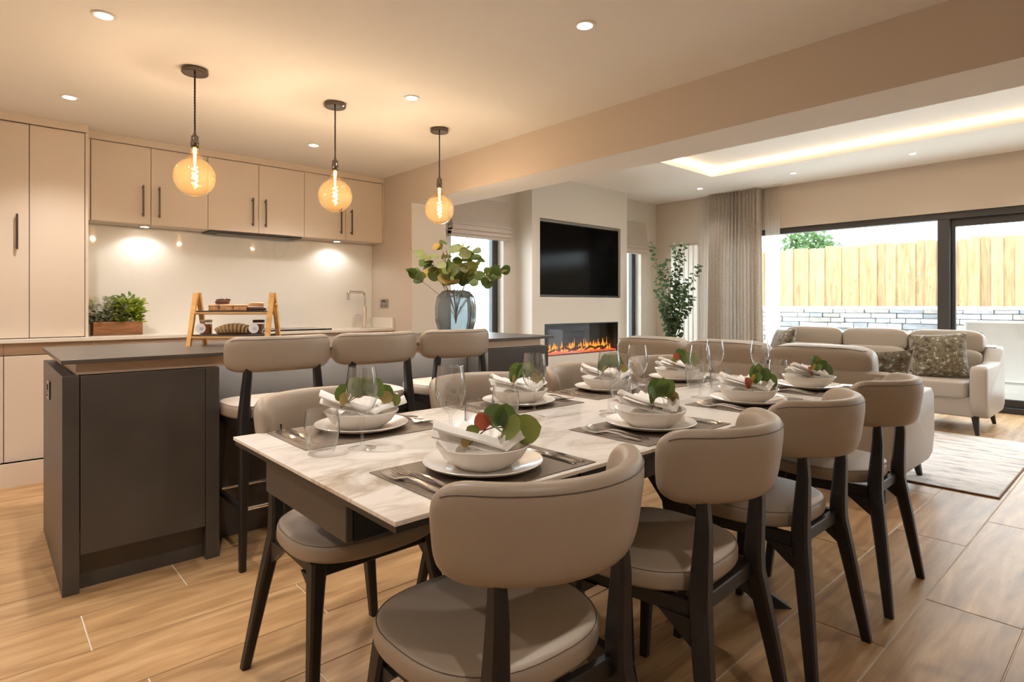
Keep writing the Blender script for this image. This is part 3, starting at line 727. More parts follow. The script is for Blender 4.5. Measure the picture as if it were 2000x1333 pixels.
t2 = obj('island_worktop', MB().box(.228, IY0 - .003, .915, 3.005, IY1 + .01, .933, .0015), M['islandtop'], label='thin dark ceramic worktop on top of the island', cat='worktop')
IZ = .933
socket((IX0 - .0005, 3.46, .755), -PI / 2, 'brushed metal switched socket on the end of the island', .086, .086, True)

# ---- A-frame cake stand
ux, uy = math.cos(math.radians(-42)), math.sin(math.radians(-42))
t = thing('cake_stand', (1.005, 3.325, IZ), math.radians(-42), 'folding pine A-frame stand with two slate shelves of bakes on the island', 'cake stand')
SL = .405
for sx in (-1, 1):
    x = sx * SL / 2
    for sy in (-1, 1):
        b_ = MB(); R = []
        for q, yy, zz in ((0, sy * .085, 0), (1, sy * .012, .282)):
            R.append([(x - .0 + a1 + sx * .0, yy + b1, zz) for a1, b1 in ((-.011, -.009), (.011, -.009), (.011, .009), (-.011, .009))])
        if sy > 0: R = [[(p[0] + sx * .0, p[1], p[2]) for p in r_] for r_ in R]
        b_.rings(R); obj('leg', b_, M['pine'], t)
    obj('wing_nut', MB().lathe([(0, 0), (.009, 0), (.012, .006), (.009, .014), (0, .014)], 12).xf(Matrix.Translation((x + sx * .012, .0, .215)) @ Matrix.Rotation(sx * PI / 2, 4, 'Y')), M['pine'], t, smooth=True)
for z, hw in ((.052, .074), (.178, .042)):
    obj('shelf_rail', MB().box(-SL / 2, -hw - .006, z - .012, SL / 2, -hw + .006, z, .002), M['pine'], t); obj('shelf_rail', MB().box(-SL / 2, hw - .006, z - .012, SL / 2, hw + .006, z, .002), M['pine'], t)
    obj('slate_shelf', MB().box(-SL / 2 + .013, -hw, z, SL / 2 - .013, hw, z + .008, .002), M['slate_tray'], t)
def onstand(x, y, z):
    return (1.005 + ux * x - uy * y, 3.325 + uy * x + ux * y, IZ + z)
SR = math.radians(-42)
def bake(name, x, y, z, label, build, rz=0, grp=None, cat='pastry'):
    tt = thing(name, onstand(x, y, z), SR + rz, label, cat, grp); build(tt); return tt
def sandwich(tt, ln=.075, dp=.05, m1='biscuit', m2='icing'):
    obj('base_layer', MB().squad(ln, dp, .014, .5, .6, 20, 8, (0, 0, .007)), M[m1], tt, smooth=True); obj('filling', MB().squad(ln * .94, dp * .94, .008, .6, .6, 20, 6, (0, 0, .0165)), M[m2], tt, smooth=True)
    obj('top_layer', MB().squad(ln, dp, .014, .5, .6, 20, 8, (0, 0, .0255)), M[m1], tt, smooth=True)
ZS = .186
bake('sandwich_biscuit', -.105, -.005, ZS, 'golden sandwich biscuit at the wing nut end of the upper slate shelf', lambda q: sandwich(q, .062, .05, 'biscuit', 'icing'))
bake('iced_slice', -.035, -.008, ZS, 'pink iced sandwich slice under the granola cluster', lambda q: sandwich(q, .085, .05, 'biscuit', 'icing'))
def cluster(q):
    r = random.Random(2); mb = MB().squad(.07, .045, .022, .5, .6, 20, 8, (0, 0, .012)); obj('base', mb, M['choc'], q, smooth=True)
    nb = MB()
    for i in range(26): nb.squad(.012, .012, .011, .8, .8, 6, 4, (r.uniform(-.03, .03), r.uniform(-.018, .018), .021 + r.uniform(0, .006)))
    obj('nuts', nb, M['choc'], q, smooth=True, kind='stuff')
bake('granola_cluster', -.065, -.005, ZS + .0335, 'dark granola cluster stacked on top of two biscuits', cluster)
bake('cake_slice', .04, -.005, ZS, 'pale topped cake slice in the middle of the upper slate shelf', lambda q: (obj('sponge', MB().box(-.035, -.024, 0, .035, .024, .024, .004), M['biscuit'], q), obj('icing', MB().box(-.036, -.025, .024, .036, .025, .034, .004), M['icing'], q)))
bake('chocolate_slab', .12, -.005, ZS, 'flat dark chocolate slab under the layered pastry', lambda q: (obj('slab', MB().squad(.09, .052, .016, .4, .5, 20, 8, (0, 0, .008)), M['chocdark'], q, smooth=True),))
bake('layered_pastry', .115, -.005, ZS + .016, 'pale layered pastry stacked on the dark chocolate slab', lambda q: [obj('layer', MB().squad(.085 - .008 * k, .048, .012, .5, .6, 18, 6, (.004 * (k - 1), 0, .006 + .009 * k)), M['biscuit' if k % 2 else 'icing'], q, smooth=True) for k in range(3)])
ZL = .060
def jar(q, m, lid):
    obj('jar', MB().lathe([(0, 0), (.026, 0), (.030, .004), (.030, .058), (.026, .064), (.026, .066), (0, .066)], 24), M['glass'], q, smooth=True)
    obj('contents', MB().lathe([(0, .003), (.0275, .003), (.0275, .055), (0, .055)], 24), M[m], q, smooth=True)
    obj('lid', MB().lathe([(0, .064), (.029, .064), (.030, .066), (.030, .076), (.028, .078), (0, .078)], 24), M[lid], q, smooth=True)
    tg = obj('tag', MB().lathe([(0, -.0006), (.026, -.0006), (.026, .0006), (0, .0006)], 28).xf(Matrix.Translation((-.012, -.034, .034)) @ Matrix.Rotation(PI / 2, 4, 'X') @ Matrix.Rotation(.1, 4, 'Y')), M['card'], q, label='round white paper tag')
    obj('tag_print', MB().box(-.026, -.0352, .036, .004, -.0347, .038).box(-.024, -.0352, .030, .002, -.0347, .0315).box(-.022, -.0352, .025, -.001, -.0347, .0265), M['ink'], tg)
bake('marmalade_jar', -.145, -.02, ZL, 'glass jar of orange marmalade with round white tag on the lower slate shelf', lambda q: jar(q, 'jam', 'lid_pale'), cat='jar')
bake('chutney_jar', .135, -.02, ZL, 'black lidded jar of dark chutney with round white tag on the lower shelf', lambda q: jar(q, 'jam_dark', 'lid'), cat='jar')
for i in range(9):
    def crk(q, i=i):
        hh = .060 - .0022 * abs(i - 4) ** 2 * .45
        o = obj('slice', MB().squad(.019, .082, hh, .6, .6, 14, 10, (0, 0, hh / 2)), M['seed'], q, smooth=True)
        o.rotation_euler = (0, (i - 4) * .10 - .2, 0)
    bake('seeded_cracker', -.068 + i * .0175, 0, ZL, '%s seeded cracker from the marmalade jar in the fanned row' % ('first', 'second', 'third', 'fourth', 'fifth', 'sixth', 'seventh', 'eighth', 'last')[i], crk, 0, 'fanned row of seeded crackers', 'cracker')

# ---- vase with eucalyptus
VX, VY = 2.58, 3.47
t = thing('glass_vase', (VX, VY, IZ), .3, 'large faceted smoky blue glass vase at the far end of the island', 'vase')
prof = [(0, 0), (.10, 0), (.125, .02), (.150, .10), (.152, .20), (.140, .275), (.10, .318), (.075, .325), (.068, .318), (.092, .308), (.130, .268), (.143, .20), (.141, .10), (.118, .028), (.09, .012), (0, .012)]
obj('body', MB().lathe(prof, 11), M['vase'], t, smooth=True, angle=25)
lm = [leaf_mesh('leaf', .092, .080, .18, m=M[k]) for k in ('leaf', 'leaf', 'leaf', 'leaf', 'leaf_olive', 'leaf_olive', 'leaf', 'leaf_gold')]
t = thing('eucalyptus_branches', (VX, VY, IZ + .06), 0, 'leafy eucalyptus branches standing in the smoky blue vase', 'branches')
rv = random.Random(21)
nleaf = 0
for i in range(19):
    az = 2 * PI * i / 19 + rv.uniform(-.2, .2); lean = rv.uniform(.10, .36); top = rv.uniform(.56, .76) - lean * .55
    if i % 4 == 0: lean = .33; top = rv.uniform(.34, .44)
    pts = []
    for k in range(9):
        q = k / 8
        pts.append(Vector((math.cos(az) * lean * q ** 1.7, math.sin(az) * lean * q ** 1.7, .02 + top * q * (1.1 - .1 * q))))
    obj('stem', MB().tube(pts, [.0032 - .0022 * k / 8 for k in range(9)], 5), M['stem'], t)
    for k in range(12):
        q = .42 + .58 * k / 11 if top > .45 else .62 + .38 * k / 11
        if rv.random() < .2: continue
        j = min(7, int(q * 8)); p = pts[j].lerp(pts[j + 1], q * 8 - j)
        d = rvec(rv); d.z = d.z * .5 - .05; d += Vector((math.cos(az), math.sin(az), 0)) * .5
        if p.z < .30: continue
        if p.z < .40: d.z = abs(d.z) + .25
        put_leaf(rv.choice(lm), t, p, d, Vector((-.67, -.74, .5)) + rvec(rv) * .7, rv.uniform(.72, 1.08)); nleaf += 1

# ================================================================== BAR STOOLS AND DINING CHAIRS
def back_sweep(a, b, z0, z1, th, ang0, ang1, yc=0, n=34, lean=0.0, k=14, endr=.10, e=2.6):
    """curved padded backrest: ellipse a x b about (0, yc), opening towards +y"""
    pts = []
    for i in range(n + 1):
        q = ang0 + (ang1 - ang0) * i / n
        pts.append(Vector((a * math.sin(q), yc - b * math.cos(q), 0)))
    L = [0]
    for i in range(n): L.append(L[-1] + (pts[i + 1] - pts[i]).length)
    # resample with cosine spacing so that the rounded ends are smooth
    tot = L[-1]; P = []
    for i in range(n + 1):
        s_ = tot * (.5 - .5 * math.cos(PI * i / n)); j = 0
        while j < n - 1 and L[j + 1] < s_: j += 1
        f_ = (s_ - L[j]) / max(1e-9, L[j + 1] - L[j]); P.append((pts[j].lerp(pts[j + 1], f_), s_))
    R = []; TOP = []; BOT = []
    for i, (p, s_) in enumerate(P):
        t_ = (P[min(n, i + 1)][0] - P[max(0, i - 1)][0]).normalized(); nr = Vector((t_.y, -t_.x, 0))
        ed = min(s_, tot - s_)
        q = min(1, ed / endr); hf = max(.02, (1 - (1 - q) ** 2.3) ** (1 / 2.3)); hf = .30 + .70 * hf if ed > 1e-6 else .30
        qt = min(1, ed / .03); tf = max(.12, (1 - (1 - qt) ** 2) ** .5)
        hh = (z1 - z0) / 2 * hf; zc = (z0 + z1) / 2 - (z1 - z0) / 2 * (1 - hf) * .12
        if ed < 1e-6: hh *= .8
        ring = []
        for j in range(k * 2):
            w_ = 2 * PI * j / (k * 2); c_, s2 = math.cos(w_), math.sin(w_)
            u = math.copysign(abs(c_) ** (2 / e), c_) * th / 2 * tf; v = math.copysign(abs(s2) ** (2 / 3.4), s2) * hh
            ring.append((p.x + nr.x * (u + lean * v), p.y + nr.y * (u + lean * v), zc + v))
        R.append(ring)
        u, v = th / 2 * tf * .80, hh * .80
        if ed > .028:
            TOP.append((p.x + nr.x * (u + lean * v), p.y + nr.y * (u + lean * v), zc + v + .001))
            BOT.append((p.x + nr.x * (u - lean * v), p.y + nr.y * (u - lean * v), zc - v))
    return MB().rings(R), TOP

def seat_pad(wf, wr, yf, yr, z0, z1, r=.018, n=48, dome=.008, ex=3.2):
    out = []
    for i in range(n):
        q = 2 * PI * i / n; c_, s_ = math.cos(q), math.sin(q); p = 2 / ex
        yy = math.copysign(abs(s_) ** p, s_); xx = math.copysign(abs(c_) ** p, c_)
        y = (yf + yr) / 2 + (yf - yr) / 2 * yy; wv = wr + (wf - wr) * (yy * .5 + .5) ** .8
        out.append((xx * wv / 2, y))
    cy = (yf + yr) / 2; R = []
    W_ = max(wf, wr) / 2
    def ring(ins, z): return [(x * (1 - ins / W_), cy + (y - cy) * (1 - ins / W_), z) for x, y in out]
    R.append(ring(.02, z0)); R.append(ring(.004, z0 + .004)); R.append(ring(0, z0 + .012))
    for k in range(5):
        a_ = PI / 2 * k / 4; R.append(ring(r * (1 - math.cos(a_)), z1 - r + r * math.sin(a_)))
    for k in (.3, .6, .85): R.append(ring(W_ * k + .018, z1 + dome * (1 - (1 - k) ** 2)))
    seam = ring(r * .28, z1 - r * .25)
    return MB().rings(R), seam + seam[:1]

def make_chair(loc, rz, label):
    t = thing('dining_chair', loc, rz, label, 'chair', 'dining chairs round the table')
    bk, top = back_sweep(.245, .268, .682, .862, .054, -1.18, 1.18, 0, lean=.13, endr=.08)
    o = obj('backrest', bk, M['leather'], t, smooth=True, angle=60)
    obj('piping', MB().tube(top, .0012, 6), M['leather_seam'], o, smooth=True)
    sp_, seam = seat_pad(.475, .41, .245, -.172, .450, .503, ex=2.7)
    o = obj('seat', sp_, M['leather'], t, smooth=True, angle=60)
    obj('piping', MB().tube(seam, .0010, 6), M['leather_seam'], o, smooth=True)
    for s in (-1, 1):
        obj('leg', MB().loft([(s * .230, -.246, 0, .027, .030), (s * .188, -.209, .26, .036, .042), (s * .158, -.182, .43, .042, .050), (s * .156, -.182, .48, .042, .048), (s * .156, -.190, .62, .034, .036), (s * .155, -.188, .70, .026, .026), (s * .150, -.186, .77, .020, .020)]), M['black'], t)
        obj('leg', MB().loft([(s * .222, .205, 0, .026, .028), (s * .200, .178, .30, .034, .038), (s * .182, .155, .452, .046, .050)]), M['black'], t)
    fr = MB(); fr.box(-.18, .140, .405, .18, .165, .450, .003); fr.box(-.16, -.182, .408, .16, -.160, .448, .003)
    for s in (-1, 1):
        R_ = [[(s * xa + d_, y_, z_) for d_, z_ in ((-.011, .408), (.011, .408), (.011, .446), (-.011, .446))] for xa, y_ in ((.160, -.175), (.182, .15))]; fr.rings(R_)
        fr.prism([(-.17, .41), (-.19, .34), (-.175, .34), (-.08, .41)], s * .168 - .012, s * .168 + .012, 'x')
        fr.prism([(.16, .41), (.165, .36), (.155, .36), (.09, .41)], s * .186 - .013, s * .186 + .013, 'x')
        
    obj('seat_frame', fr, M['black'], t)
    return t
NEARX = [.80, 1.405, 2.015, 2.70]; FARX = [.855, 1.495, 2.13, 2.77]
nl = ['taupe leather dining chair nearest the camera, seen from behind', 'second taupe dining chair from the drawer end, its back to the camera', 'third taupe dining chair from the drawer end, its back to the camera', 'taupe dining chair with its back to the camera closest to the sofas']
fl_ = ['taupe dining chair pushed under the marble table nearest the island end panel', 'second taupe dining chair on the stool side, behind the plates', 'third taupe dining chair on the stool side, in front of the fireplace', 'taupe dining chair on the stool side closest to the sofa']
ch0 = make_chair((NEARX[0], .92, 0), -.05, nl[0])
for i in (1, 2, 3): dup(ch0, (NEARX[i], .92, 0), (.0, .06, .0, .02)[i], nl[i])
for i in range(4): dup(ch0, (FARX[i], 1.705, 0), PI + (.03, -.02, .02, .0)[i], fl_[i])

def make_stool(loc, rz, label):
    t = thing('bar_stool', loc, rz, label, 'stool', 'bar stools at the island')
    bk, top = back_sweep(.262, .19, .852, 1.012, .05, -1.10, 1.10, -.02, lean=.05, endr=.085)
    o = obj('backrest', bk, M['leather'], t, smooth=True, angle=60)
    obj('piping', MB().tube(top, .0012, 6), M['leather_seam'], o, smooth=True)
    sp_, seam = seat_pad(.43, .40, .20, -.18, .640, .702, .022)
    o = obj('seat', sp_, M['leather'], t, smooth=True, angle=60); obj('piping', MB().tube(seam, .0010, 6), M['leather_seam'], o, smooth=True)
    for s in (-1, 1):
        obj('leg', MB().loft([(s * .19, -.205, 0, .026, .030), (s * .18, -.19, .40, .036, .042), (s * .175, -.168, .64, .042, .050), (s * .170, -.168, .70, .040, .046), (s * .158, -.172, .84, .034, .034), (s * .152, -.174, .92, .026, .022)]), M['black'], t)
        obj('leg', MB().loft([(s * .19, .19, 0, .026, .028), (s * .18, .17, .40, .034, .036), (s * .17, .15, .642, .044, .046)]), M['black'], t)
    fr = MB(); fr.box(-.17, .14, .60, .17, .165, .642); fr.box(-.17, -.18, .60, .17, -.155, .642)
    for s in (-1, 1): fr.box(s * .178 - .011, -.17, .60, s * .178 + .011, .15, .642)
    obj('seat_frame', fr, M['black'], t)
    for y in (-.193, .183):
        obj('footrest', MB().tube([(-.185, y, .262), (.185, y, .262)], .009, 10), M['chrome'], t, smooth=True)
    for s in (-1, 1): obj('side_rail', MB().box(s * .183 - .008, -.18, .25, s * .183 + .008, .17, .272), M['black'], t)
    return t
st = make_stool((1.022, 2.86, 0), 0, 'taupe bar stool at the island nearest the dark end panel')
dup(st, (1.52, 2.86, 0), 0, 'middle taupe bar stool of the three at the island'); dup(st, (2.03, 2.86, 0), 0, 'taupe bar stool at the island in front of the blue vase')

# ================================================================== DINING TABLE
TXA, TXB, TYA, TYB, TZ = .543, 3.066, .91, 1.815, .765
t = thing('dining_table', (1.80, 1.3625, 0), 0, 'long extending dining table with veined marble ceramic top and dark metal base', 'table')
cx, cy = 1.80, 1.3625
def tl(x0, x1, name, parent):
    return obj(name, MB().box(x0 - cx, TYA - cy, TZ - .010, x1 - cx, TYB - cy, TZ, .0018, 2), M['top'], parent)
for x0, x1, nm in ((TXA, 1.038, 'extension_leaf'), (1.0405, 2.5685, 'tabletop'), (2.571, TXB, 'extension_leaf')):
    o = tl(x0, x1, nm, t)
    obj('backing_tray', MB().box(x0 - cx + .004, TYA - cy + .004, TZ - .024, x1 - cx - .004, TYB - cy - .004, TZ - .0105, .001), M['metal_black'], o)
obj('drawer', MB().box(.60 - cx, 1.215 - cy, .618, .618 - cx, 1.71 - cy, .706, .002), M['drawer'], t)
for ya_ in (1.215, 1.685): obj('extension_rail', MB().box(.6185 - cx, ya_ - cy, .618, 1.05 - cx, ya_ + .025 - cy, .706), M['metal_black'], t)
sr = MB(); sr.box(1.02 - cx, TYA + .035 - cy, .675, 2.60 - cx, TYA + .06 - cy, .740, .002); sr.box(1.02 - cx, TYB - .06 - cy, .675, 2.60 - cx, TYB - .035 - cy, .740, .002)
sr.box(1.02 - cx, TYA + .06 - cy, .675, 1.045 - cx, TYB - .06 - cy, .740); sr.box(2.575 - cx, TYA + .06 - cy, .675, 2.60 - cx, TYB - .06 - cy, .740)
obj('frame_rail', sr, M['metal_black'], t)
obj('pedestal_block', MB().box(-.30, -.16, .60, .30, .16, .738, .004), M['metal_black'], t)
for sx in (-1, 1):
    for sy in (-1, 1):
        lg = MB(); R = []
        for x, y, z, a_, b_ in ((sx * .10, sy * .06, .60, .17, .05), (sx * .20, sy * .14, .36, .13, .045), (sx * .36, sy * .28, .09, .10, .04), (sx * .46, sy * .385, .0, .075, .05)):
            ca = math.atan2(sy, sx); dxn = (-math.sin(ca), math.cos(ca)); dl = (math.cos(ca), math.sin(ca))
            R.append([(x + dl[0] * p * a_ / 2 + dxn[0] * q * b_ / 2, y + dl[1] * p * a_ / 2 + dxn[1] * q * b_ / 2, z) for p, q in ((-1, -1), (1, -1), (1, 1), (-1, 1))])
        lg.rings(R); obj('leg', lg, M['metal_black'], t)

# ---- place settings
def fork_mesh():
    mb = MB()
    def strip(st, th=.0022):
        R = []
        for y, w_, z in st: R.append([(-w_ / 2, y, z), (w_ / 2, y, z), (w_ / 2, y, z + th), (-w_ / 2, y, z + th)])
        mb.rings(R)
    strip([(-.10, .010, .001), (-.095, .016, .001), (-.06, .013, .004), (-.02, .008, .010), (.015, .006, .012), (.03, .010, .009), (.045, .024, .005), (.052, .025, .004)], .003)
    for x in (-.0095, -.0032, .0032, .0095):
        R = []
        for y, z in ((.050, .004), (.07, .005), (.09, .009), (.10, .013)):
            w_ = .0034 if y < .095 else .0018
            R.append([(x - w_ / 2, y, z), (x + w_ / 2, y, z), (x + w_ / 2, y, z + .002), (x - w_ / 2, y, z + .002)])
        mb.rings(R)
    return mb.mesh('fork', True, 30)
def knife_mesh():
    mb = MB(); R = []
    for y, w_, th in ((-.115, .012, .004), (-.108, .018, .007), (-.06, .016, .007), (-.01, .013, .006), (.0, .016, .003), (.05, .019, .0022), (.09, .017, .002), (.112, .006, .0016)):
        R.append([(-w_ / 2, y, .0005), (w_ / 2, y, .0005), (w_ / 2 * .8, y, th), (-w_ / 2 * .8, y, th)])
    return mb.rings(R).mesh('table_knife', True, 30)
FORK, KNIFE = fork_mesh(), knife_mesh()
for q in (FORK, KNIFE): q.materials.append(M['steel'])
PLATE = MB().lathe([(0, 0), (.085, 0), (.09, .003), (.132, .014), (.140, .019), (.1415, .021), (.140, .022), (.130, .018), (.092, .008), (.085, .006), (0, .006)], 56).mesh('dinner_plate', True, 35); PLATE.materials.append(M['china'])
BOWL = MB().lathe([(0, 0), (.062, 0), (.066, .003), (.092, .022), (.107, .044), (.111, .050), (.112, .0525), (.110, .053), (.103, .045), (.086, .024), (.062, .008), (0, .006)], 56).mesh('bowl', True, 35); BOWL.materials.append(M['china'])
WINE = MB().lathe([(.037, .002), (.030, .004), (.010, .008), (.0048, .014), (.0040, .04), (.0040, .075), (.006, .088), (.016, .096), (.030, .110), (.0395, .132), (.0425, .150), (.0410, .175), (.0365, .205), (.0345, .219), (.0338, .219), (.0358, .205), (.0400, .175), (.0415, .150), (.0385, .133), (.029, .112), (.012, .100), (0, .097)], 40, open_=True).mesh('wine_glass', True, 50); WINE.materials.append(M['glass'])
TUMB = MB().lathe([(.028, .001), (.032, .004), (.040, .025), (.0455, .055), (.0445, .085), (.0405, .112), (.0398, .112), (.0435, .085), (.0445, .055), (.039, .028), (.030, .012), (0, .010)], 40, open_=True).mesh('tumbler', True, 50); TUMB.materials.append(M['glass'])

def napkin_mesh(seed):
    r = random.Random(seed); mb = MB()
    def sheet(org, a0, a1, L0, rise, curl, k, amp, nu=26, nv=10, th=.004, back=.0):
        top = []; bot = []
        for i in range(nu + 1):
            u = i / nu; a_ = a0 + (a1 - a0) * u
            rt = []; rb_ = []
            for j in range(nv + 1):
                v = j / nv; rr = .006 + v * L0 * (1 - .10 * math.cos(k * .5 * PI * u))
                z = org[2] + rise * v - curl * v * v + amp * v * math.sin(k * PI * u * 2 + seed)
                p = (org[0] + rr * math.cos(a_), org[1] + rr * math.sin(a_) + back * v, z)
                rt.append(p); rb_.append((p[0], p[1], p[2] - th))
            top.append(rt); bot.append(rb_)
        o = len(mb.v); m_ = nv + 1; n_ = nu + 1
        for q in top + bot: mb.v += q
        T = lambda i, j: o + i * m_ + j
        B = lambda i, j: o + n_ * m_ + i * m_ + j
        for i in range(nu):
            for j in range(nv):
                mb.f.append((T(i, j), T(i + 1, j), T(i + 1, j + 1), T(i, j + 1))); mb.f.append((B(i, j), B(i, j + 1), B(i + 1, j + 1), B(i + 1, j)))
            mb.f.append((T(i, nv), T(i + 1, nv), B(i + 1, nv), B(i, nv))); mb.f.append((T(i, 0), B(i, 0), B(i + 1, 0), T(i + 1, 0)))
        for j in range(nv):
            mb.f.append((T(0, j), T(0, j + 1), B(0, j + 1), B(0, j))); mb.f.append((T(nu, j), B(nu, j), B(nu, j + 1), T(nu, j + 1)))
    def band(path, wd, w0, w1, th, waves, amp, nu=24, skew=0.0):
        P = [Vector(p) for p in path]; nv = 14; wd = Vector(wd).normalized(); T = []; B = []
        for j in range(nv + 1):
            q = j / nv; a_ = P[0].lerp(P[1], q); b_ = P[1].lerp(P[2], q); c_ = a_.lerp(b_, q); w_ = w0 + (w1 - w0) * q
            tr, br = [], []
            for i in range(nu + 1):
                u = i / nu - .5
                z = amp * (.3 + q) * math.sin(2 * PI * waves * u + seed) + .008 * math.cos(PI * u) + .002 * math.sin(5 * q + 3 * u + seed)
                p = c_ + wd * (u * w_) + Vector((skew * u, 0, z)); t2 = th * (.35 + .65 * math.cos(PI * u) ** .5 if abs(u) < .5 else .35)
                tr.append(p); br.append(p - Vector((0, 0, t2)))
            T.append(tr); B.append(br)
        mb.rings([t_ + list(reversed(b2)) for t_, b2 in zip(T, B)])
    # smooth folded band rising over the rim, then a second fold under it, then the gathered pleats
    band([(.020, -.062, .050), (-.045, -.02, .070), (-.115, .035, .104)], (.55, .84, 0), .045, .058, .012, .5, .003)
    band([(.015, -.050, .036), (-.04, -.005, .055), (-.100, .060, .080)], (.62, .78, 0), .050, .064, .010, .6, .004)
    band([(-.005, -.066, .050), (.055, -.040, .066), (.122, .006, .072)], (-.35, .94, 0), .045, .088, .009, 3.0, .0065)
    band([(.0, -.05, .042), (.045, -.01, .060), (.095, .045, .076)], (-.6, .8, 0), .05, .09, .009, 2.5, .006)
    band([(.0, -.03, .045), (.0, .02, .066), (.0, .085, .070)], (1, 0, 0), .10, .13, .009, 2.0, .006)
    mb.squad(.13, .12, .045, .8, .9, 20, 10, (0, 0, .028))
    return mb
NAP = []
for s_ in (1, 2):
    me = napkin_mesh(s_).mesh('napkin', True, 50); me.materials.append(M['linen']); NAP.append(me)
def leafdisc(name, m): return leaf_mesh(name, .058, .060, .12, 8, 1, M[m])
LF = {k: leafdisc('leaf', k) for k in ('leaf', 'leaf_olive', 'leaf_red', 'leaf_gold')}
def sprig(loc, rz, label, style, seed):
    t = thing('eucalyptus_sprig', loc, rz, label, 'sprig', 'eucalyptus sprigs on the napkins')
    r = random.Random(seed); pts = [Vector((-.075 + .15 * q, -.01 + .02 * math.sin(3 * q), .020 + .028 * math.sin(PI * q))) for q in [k / 6 for k in range(7)]]
    obj('stem', MB().tube(pts, .0016, 5), M['stem'], t)
    spec = []
    if style == 0:      # big near-flat olive leaves and a blush one
        spec = [(1, (-.5, .5, .8), 'leaf_olive', .55), (0, (-1, .2, .9), 'leaf_gold', .4), (2, (-.3, .2, .9), 'leaf_red', .75), (3, (.2, .3, .9), 'leaf', 1.0), (3, (-.4, -.6, .3), 'leaf', 1.05), (4, (.3, .2, 1), 'leaf', 1.0), (4, (0, -1, .15), 'leaf_olive', 1.15), (5, (.6, -.6, .3), 'leaf_olive', 1.2), (5, (.7, .2, .5), 'leaf', .85)]
    elif style == 1:    # upright cluster
        spec = [(1, (-.3, .1, 1), 'leaf', 1.0), (1, (-.6, -.3, .5), 'leaf_gold', .7), (2, (.1, .2, 1), 'leaf', 1.1), (3, (-.2, -.4, .8), 'leaf', 1.15), (3, (.3, .1, 1), 'leaf_olive', 1.0), (4, (.3, -.3, .9), 'leaf', 1.1), (5, (.6, 0, .9), 'leaf', .9), (5, (.8, -.4, .3), 'leaf_gold', .7), (6, (1, 0, .4), 'leaf_olive', .7)]
    else:               # strung along, blush at the tip
        spec = [(0, (-.6, .2, .8), 'leaf_red', .8), (0, (-.9, -.3, .3), 'leaf_olive', .7), (1, (-.2, -.3, .9), 'leaf_gold', .7), (2, (.1, .1, 1), 'leaf', 1.0), (2, (-.2, -.7, .2), 'leaf', .8), (3, (.1, -.3, 1), 'leaf_olive', .9), (4, (.3, .1, .9), 'leaf', 1.05), (4, (.1, -.6, .5), 'leaf', .9), (5, (.6, 0, .7), 'leaf', 1.05), (6, (.9, -.2, .5), 'leaf', .95)]
    for k, d, m, s_ in spec:
        put_leaf(LF[m], t, pts[k], Vector(d) + rvec(r) * .12, Vector((-.25, -1.0, .35)) + rvec(r) * .3, s_ * 1.0)
    return t
FZ = TZ + .0025
PLN = ['at first camera-side place by the drawer', 'at second camera-side place from the drawer', 'at third camera-side place from the drawer', 'at last camera-side place by the sofa']
PLF = ['at first stool-side place by the drawer', 'at second stool-side place from the drawer', 'at third stool-side place from the drawer', 'at last stool-side place by the sofa']
near = [(.885, 1.07), (1.565, 1.075), (2.235, 1.085), (2.825, 1.085)]
far = [(.86, 1.655), (1.53, 1.665), (2.07, 1.67), (2.62, 1.655)]
wine_n = [(.944, 1.294), (1.667, 1.325), (2.20, 1.275), (2.735, 1.275)]; wine_f = [(.753, 1.430), (1.40, 1.435), (2.01, 1.45), (2.61, 1.435)]
tum_n = [(1.045, 1.29), (1.79, 1.30), (2.365, 1.275), (2.935, 1.275)]; tum_f = [(.655, 1.462), (1.29, 1.46), (1.91, 1.46), (2.48, 1.465)]
